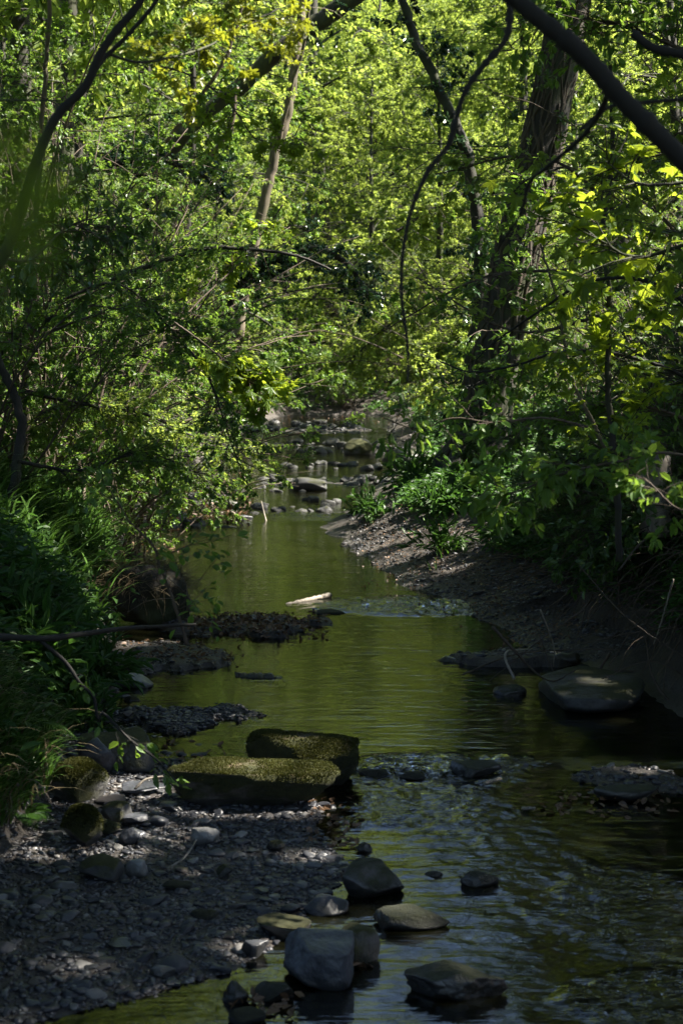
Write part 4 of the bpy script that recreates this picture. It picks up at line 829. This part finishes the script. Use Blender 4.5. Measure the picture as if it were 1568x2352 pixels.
g = G(); P = bank_points(rng, 16000, -4.5, -1.2, 4.5, 17, .16, 2.2, 1.4, 3); blades(g, P, rng.uniform(.1, .34, len(P)) * np.clip(P[:, 1] / 9, .7, 1.6), rng, .0055)
P = bank_points(rng, 5000, -1.75, -1.3, 5.2, 8, .10, .7, 1.4, 3, -.3); blades(g, P, rng.uniform(.1, .26, len(P)), rng, .005, 1.5)
P = bank_points(rng, 5000, -4, -1.3, 11, 16, .15, 2.2, 1, 6, -.3); blades(g, P, rng.uniform(.3, .75, len(P)), rng, .007, 1.3)
P = bank_points(rng, 14000, -9, 12, 16, 58, .25, 3, .6, 5, 0); blades(g, P, rng.uniform(.12, .4, len(P)), rng, .012)
P = bank_points(rng, 1400, .6, 3.2, 12.5, 17, .12, 1.6, 1.8, 15, .22); blades(g, P, rng.uniform(.08, .22, len(P)), rng, .006)
tag(obj('grass', g.mesh('grass', GRASS, False)), 'long green grass of the stream banks', 'grass', kind='stuff')
g = G(); P = bank_points(rng, 500, -1.8, -1.25, 5.2, 7.5, .08, .6, 1.4, 3, -.5); blades(g, P, rng.uniform(.15, .45, len(P)), rng, .004, 2.0)
tag(obj('dry_grass', g.mesh('dry_grass', DRYGR, False)), 'withered straw coloured grass hanging off the near left bank', 'grass', kind='stuff')
def herbs(g, P, rng, size, hh, per=7, tpl=HEX, wid=.8):
    n = len(P); az = rng.uniform(0, 6.28, (n, per)); q = np.repeat(P, per, 0) + np.stack([.06 * rng.normal(size=n * per), .06 * rng.normal(size=n * per), rng.uniform(.1, 1, n * per) * hh], -1)
    a = az.ravel(); T = np.stack([np.cos(a), np.sin(a), rng.uniform(-.5, .5, n * per)], -1); N = nrm(np.array([0, 0, 1.0]) + rdir(rng, n * per) * .5); leaves(g, q, T, N, size * rng.uniform(.6, 1.3, n * per), tpl, wid)
g = G()
P = bank_points(rng, 5200, -4.2, -1.25, 4.6, 16, .14, 2.2, 1.1, 23, -.15); herbs(g, P, rng, .08, .22)
P = bank_points(rng, 6500, .5, 6, 17, 23.5, .34, 2.2, .7, 24, -.12); herbs(g, P, rng, .085, .18)
P = bank_points(rng, 3000, .7, 4, 13.0, 18.5, .42, 1.6, .9, 25, .02); herbs(g, P, rng, .08, .15)
P = bank_points(rng, 16000, 1.5, 7, 8, 17, .36, 2.6, 1.0, 28, -.5); herbs(g, P, rng, .07, .2)
P = bank_points(rng, 16000, 1.3, 4, 8.6, 14.5, .3, 1.9, 1.6, 30, -.25); herbs(g, P, rng, .06, .12, 5)
P = bank_points(rng, 6000, -7, 9, 57.5, 67, .1, 4, .5, 29, -.1); herbs(g, P, rng, .14, .3)
P = bank_points(rng, 9000, -12, 14, 24, 64, .25, 4, .4, 26, -.2); herbs(g, P, rng, .15, .4, 8)
tag(obj('undergrowth', g.mesh('undergrowth', HERB, False)), 'low broad leaved herbs covering the banks', 'undergrowth', kind='stuff')
# the clump on the mound and lush plants by the pool: single plants
def herb_plant(seed, rad, hh, n, size, tpl=HEX, wid=.45):
    rng = np.random.default_rng(seed); g = G(); az = rng.uniform(0, 6.28, n); el = rng.uniform(.3, 1.4, n); D = np.stack([np.cos(az) * np.cos(el), np.sin(az) * np.cos(el), np.sin(el)], -1)
    A = grow(rng, rng.normal(0, .03, (n, 3)) * [1, 1, 0], D, hh * rng.uniform(.6, 1.2, n), K=5, droop=.5); gs = G(); tubes(gs, A, np.full((n, 5), .002), 3)
    c, T, t = samp(A, 5, rng, .3); leaves(g, c, nrm(T + rdir(rng, len(c)) * .7 + [0, 0, -.2]), nrm(np.array([0, 0, 1.]) + rdir(rng, len(c)) * .4), size * rng.uniform(.6, 1.2, len(c)), tpl, wid); return gs, g
hs, hl = herb_plant(1, .3, .34, 60, .11); ms, ml = hs.mesh('stems', GRASS), hl.mesh('leaves', HERB, False); k0 = None
for q_, (px, py, s_, l_) in enumerate(((150, 1600, 1.1, 'lush pointed leaf plant on the bank above the pale boulder'), (230, 1560, .9, 'leafy plant drooping toward the pale boulder'), (70, 1560, 1.1, 'bushy green plant under the level bare branch'),
        (180, 1680, .8, 'leafy plant at the top of the gravel bar'), (60, 1480, 1.1, 'dark herb clump behind the level branch'), (850, 1190, 1.0, 'dark green herb clump on the tip of the right mound'), (1010, 1270, 1.0, 'lit herb tuft on the sloping right shore'),
        (1010, 1180, 1.0, 'bright herb tuft on the crest of the right shore'), (1180, 1250, 1.1, 'dim grass like herb in the shade of the right slope'), (960, 1120, 1.5, 'herb clump left of the trunk foot'), (1170, 1060, 1.4, 'shiny leaved clump at the foot of the massive trunk'),
        (1090, 1140, 1.3, 'low leafy plant before the massive trunk'))):
    c = hit(px, py); x, y = c[0], c[1]
    if q_ == 0:
        e = tag(obj('herb', None, loc=(x, y, H1(x, y))), l_, 'plant'); e.scale = (s_,) * 3; obj('stems', ms, e); obj('leaves', ml, e); k0 = e
    else: dup(k0, (x, y, H1(x, y)), q_ * 1.3, s_, l_)
# ferns
def fern_meshes(seed, n=11, L=.55):
    rng = np.random.default_rng(seed); gs, gl = G(), G(); az = np.arange(n) * 2.4 + rng.uniform(-.3, .3, n); D = np.stack([np.cos(az) * .6, np.sin(az) * .6, np.full(n, .8)], -1)
    A = grow(rng, np.zeros((n, 3)), D, L * rng.uniform(.7, 1.1, n), K=12, droop=2.0, wig=.05); tubes(gs, A, np.linspace(1, .3, 12)[None] * np.full((n, 1), .003), 4)
    m = 20; t = np.linspace(.12, .99, m) * 11; i = np.minimum(t.astype(int), 10); f = (t - i)[None, :, None]; c = A[:, i] + (A[:, i + 1] - A[:, i]) * f; T = nrm(A[:, i + 1] - A[:, i]); side = nrm(np.cross(T, [0, 0, 1.])); up = np.cross(side, T)
    sz = (.13 * np.sin(np.pi * np.linspace(.12, 1, m) ** .8) + .015)[None] * np.ones((n, 1))
    for sg in (-1, 1): leaves(gl, c.reshape(-1, 3), (side * sg + T * .35 - np.array([0, 0, .15])).reshape(-1, 3), up.reshape(-1, 3), sz.ravel() * L / .55, HEX, .19)
    return gs, gl
fa, fb = fern_meshes(3); fa, fb = fa.mesh('stalks', GRASS), fb.mesh('fronds', HERB, False); f0 = None
for q_, (px, py, z, s_, l_) in enumerate(((60, 1900, .12, .32, 'grey green fern hanging from the near left bank'), (50, 1690, .5, .5, 'bright fern at the left edge above the boulders'), (20, 1600, .6, .6, 'lush fern on the bank at the left edge'),
        (130, 1650, .35, .5, 'small fern beside the bright one'), (330, 1130, .5, 1.6, 'fern under the hawthorn at the shingle'))):
    c = hit(px, py)
    if q_ == 0: f0 = tag(obj('fern', None, loc=(c[0], c[1], H1(c[0], c[1]))), l_, 'fern'); f0.scale = (s_,) * 3; obj('stalks', fa, f0); obj('fronds', fb, f0)
    else: dup(f0, (c[0], c[1], H1(c[0], c[1])), q_ * 1.1, s_, l_)

# ------------------------------------------------------------------ unseen shade trees around the viewer, added to darken the foreground (their crowns arch over the near water)
CT = tree_meshes(71, Ht=13, R0=5.2, z0=5.2, rad=.3, nb=52, per=18, leaf=KITE, size=.185, lmat=None, bmat=None, sub=8, blen=1.6, tw=.014)
SPOTS = [(on(470, 1778, .15), .2), (on(600, 1782, .15), .24), (on(700, 1790, .13), .2), (on(690, 1712, .24), .24), (on(290, 1790, .08), .3), (on(178, 1770, .15), .24), (on(186, 1880, .1), .16), (at(300, 800, 15), .9), (at(480, 1030, 14), .6), (at(150, 650, 16), .8), (on(440, 2000, .03), .10),
         (on(720, 1960, .02), .10), (on(710, 1378, .03), .25), (at(500, 95, 6.1), .45), (on(1200, 1150, .6), .45), (at(570, 860, 11.5), .8), (at(1400, 800, 9.1), .4), (at(1380, 540, 6.8), .35), (at(1330, 900, 9.4), .3), (on(120, 1500, .5), .4), (on(1000, 1230, .4), .3)]
def shade_tree(x, y, rz, sc_, label):
    loc = np.array([x, y, H1(x, y) - .1]); V = np.concatenate(CT[1].v).astype(float).reshape(-1, 4, 3); c = V.mean(1) * sc_
    c = np.stack([c[:, 0] * math.cos(rz) - c[:, 1] * math.sin(rz), c[:, 0] * math.sin(rz) + c[:, 1] * math.cos(rz), c[:, 2]], -1) + loc
    keep = np.ones(len(V), bool); sd = np.array(S)
    for p, r_ in SPOTS:                        # leaves cut away along the sun direction so chosen spots get lit
        q = c - p; keep &= np.linalg.norm(q - (q @ sd)[:, None] * sd, axis=1) > r_
    V = V[keep]; gl = G(); gl.add(V.reshape(-1, 3), (np.array([[0, 1, 2], [0, 2, 3]])[None] + (np.arange(len(V)) * 4)[:, None, None]).reshape(-1, 3))
    (iv, if_), A, tw, sides, B = CT[0].rec; gw = G(); gw.v = CT[0].v[:iv]; gw.f = CT[0].f[:if_]; gw.n = sum(len(v) for v in gw.v)
    def free(Q):
        c = Q.mean(1) * sc_; c = np.stack([c[:, 0] * math.cos(rz) - c[:, 1] * math.sin(rz), c[:, 0] * math.sin(rz) + c[:, 1] * math.cos(rz), c[:, 2]], -1) + loc; k = np.ones(len(c), bool)
        for p, r_ in SPOTS:
            q = c - p; k &= np.linalg.norm(q - (q @ sd)[:, None] * sd, axis=1) > r_ + .1
        return Q[k]
    A, B = free(A), free(B); tubes(gw, A, np.linspace(1, .3, 6)[None] * tw * np.ones((len(A), 1)), 4); tubes(gw, B, np.linspace(.55, .2, 5)[None] * tw * np.ones((len(B), 1)), 3)
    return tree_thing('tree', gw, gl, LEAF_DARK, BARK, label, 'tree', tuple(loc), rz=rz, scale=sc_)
for a_ in ((5.0, 8.5, 0, 1, 'shade tree on the right bank close beyond the frame'), (7.6, 11.0, 1.2, .95, 'tall tree right of the twigs, its trunk hidden past the right edge'), (9.5, 5, 2.5, 1.2, 'shade tree near the viewer on the right'), (-5.5, 7, 4, 1.0, 'shade tree near the viewer on the left bank'),
           (4.8, 1.0, 5.2, 1.0, 'shade tree beside the viewer'), (12.5, 12, 3.1, 1.25, 'large tree up the right slope'), (4.3, 13, 4.9, 1.0, 'added shade tree right of the sagging dark bough, trunk past the right edge'),
           (-4.5, 12.5, 2.0, 1.05, 'added shade tree rooted over the left bank plants, its crown arching above the pool'), (-5, .5, 1.1, 1.1, 'unseen added shade tree left of the viewer'), (.5, -5, 3.7, 1.2, 'unseen shade tree added in back of the viewer'), (-6, -7, .4, 1.2, 'second unseen shade tree added in back of the viewer, to the left'),
           (8, -6, 5.9, 1.2, 'second unseen shade tree added in back of the viewer, to the right')):
    shade_tree(*a_)

# tall wood whose crowns stand above the frame and mirror in the pools
HT = tree_meshes(75, Ht=19, R0=5.0, z0=6.5, rad=.28, nb=44, per=18, leaf=KITE, size=.17, lmat=None, bmat=None, sub=8, blen=1.8, tw=.014)
h0 = tree_thing('tree', HT[0], HT[1], LEAF_BRIGHT, BARK, 'tall tree on the left bank with its crown above the stream', 'tree', (-6.4, 25, H1(-6.4, 25)), rz=0)
for x, y, rz, s_, l_ in ((-6, 36, 1, 1.1, 'tall tree on the left bank behind the ivy bough'), (-5.5, 50, 2, 1.15, 'tall tree above the far left shore'), (8, 46, 3, 1.1, 'tall tree behind the massive ivy clad trunk'), (7.0, 24.5, 3.6, 1.35, 'tall tree right behind the massive ivy clad trunk'), (-5.0, 19, 2.6, .9, 'tall tree over the left hawthorns'), (-6.4, 30, 5.6, 1.1, 'tall tree on the left bank above the sunny shrub'), (-1, 70, 4, 1.3, 'tall tree uphill past the bend, left of centre'), (13, 74, 5, 1.3, 'tall tree uphill past the bend, right of centre')):
    dup(h0, (x, y, H1(x, y) - .1), rz, s_, l_)
g = G(); rng = np.random.default_rng(77); P = bank_points(rng, 2600, 1.4, 4, 8.5, 14, .28, 1.6, 1, 50, -1)
A = grow(rng, P + [0, 0, .03], nrm(np.stack([-rng.uniform(.2, 1, len(P)), rng.normal(0, .7, len(P)), rng.uniform(-.6, .3, len(P))], -1)), rng.uniform(.2, .8, len(P)), K=9, droop=1.1, wig=.3)
tubes(g, A, np.linspace(1, .3, 9)[None] * rng.uniform(.002, .008, len(P))[:, None], 4); tag(obj('roots', g.mesh('roots', BARK_TWIG)), 'tangle of thin roots hanging out of the dark right bank', 'roots', kind='stuff')
# soft leaves close to the lens at the left edge
limb('branch', [(-500, 300, .36), (-260, 300, .35), (-120, 360, .35), (-50, 480, .35)], .0008, .0004, BARK_TWIG, 'out of focus leafy twig right before the viewer at the left edge', leaf=HEX, size=.018, lm=LEAF_SYC, ntw=8, L=.028, per=2, sub=2, seed=91, tw=.0003, sides=5, wob=0)
print('objects', len(bpy.data.objects), 'verts', sum(len(m.vertices) for m in bpy.data.meshes))
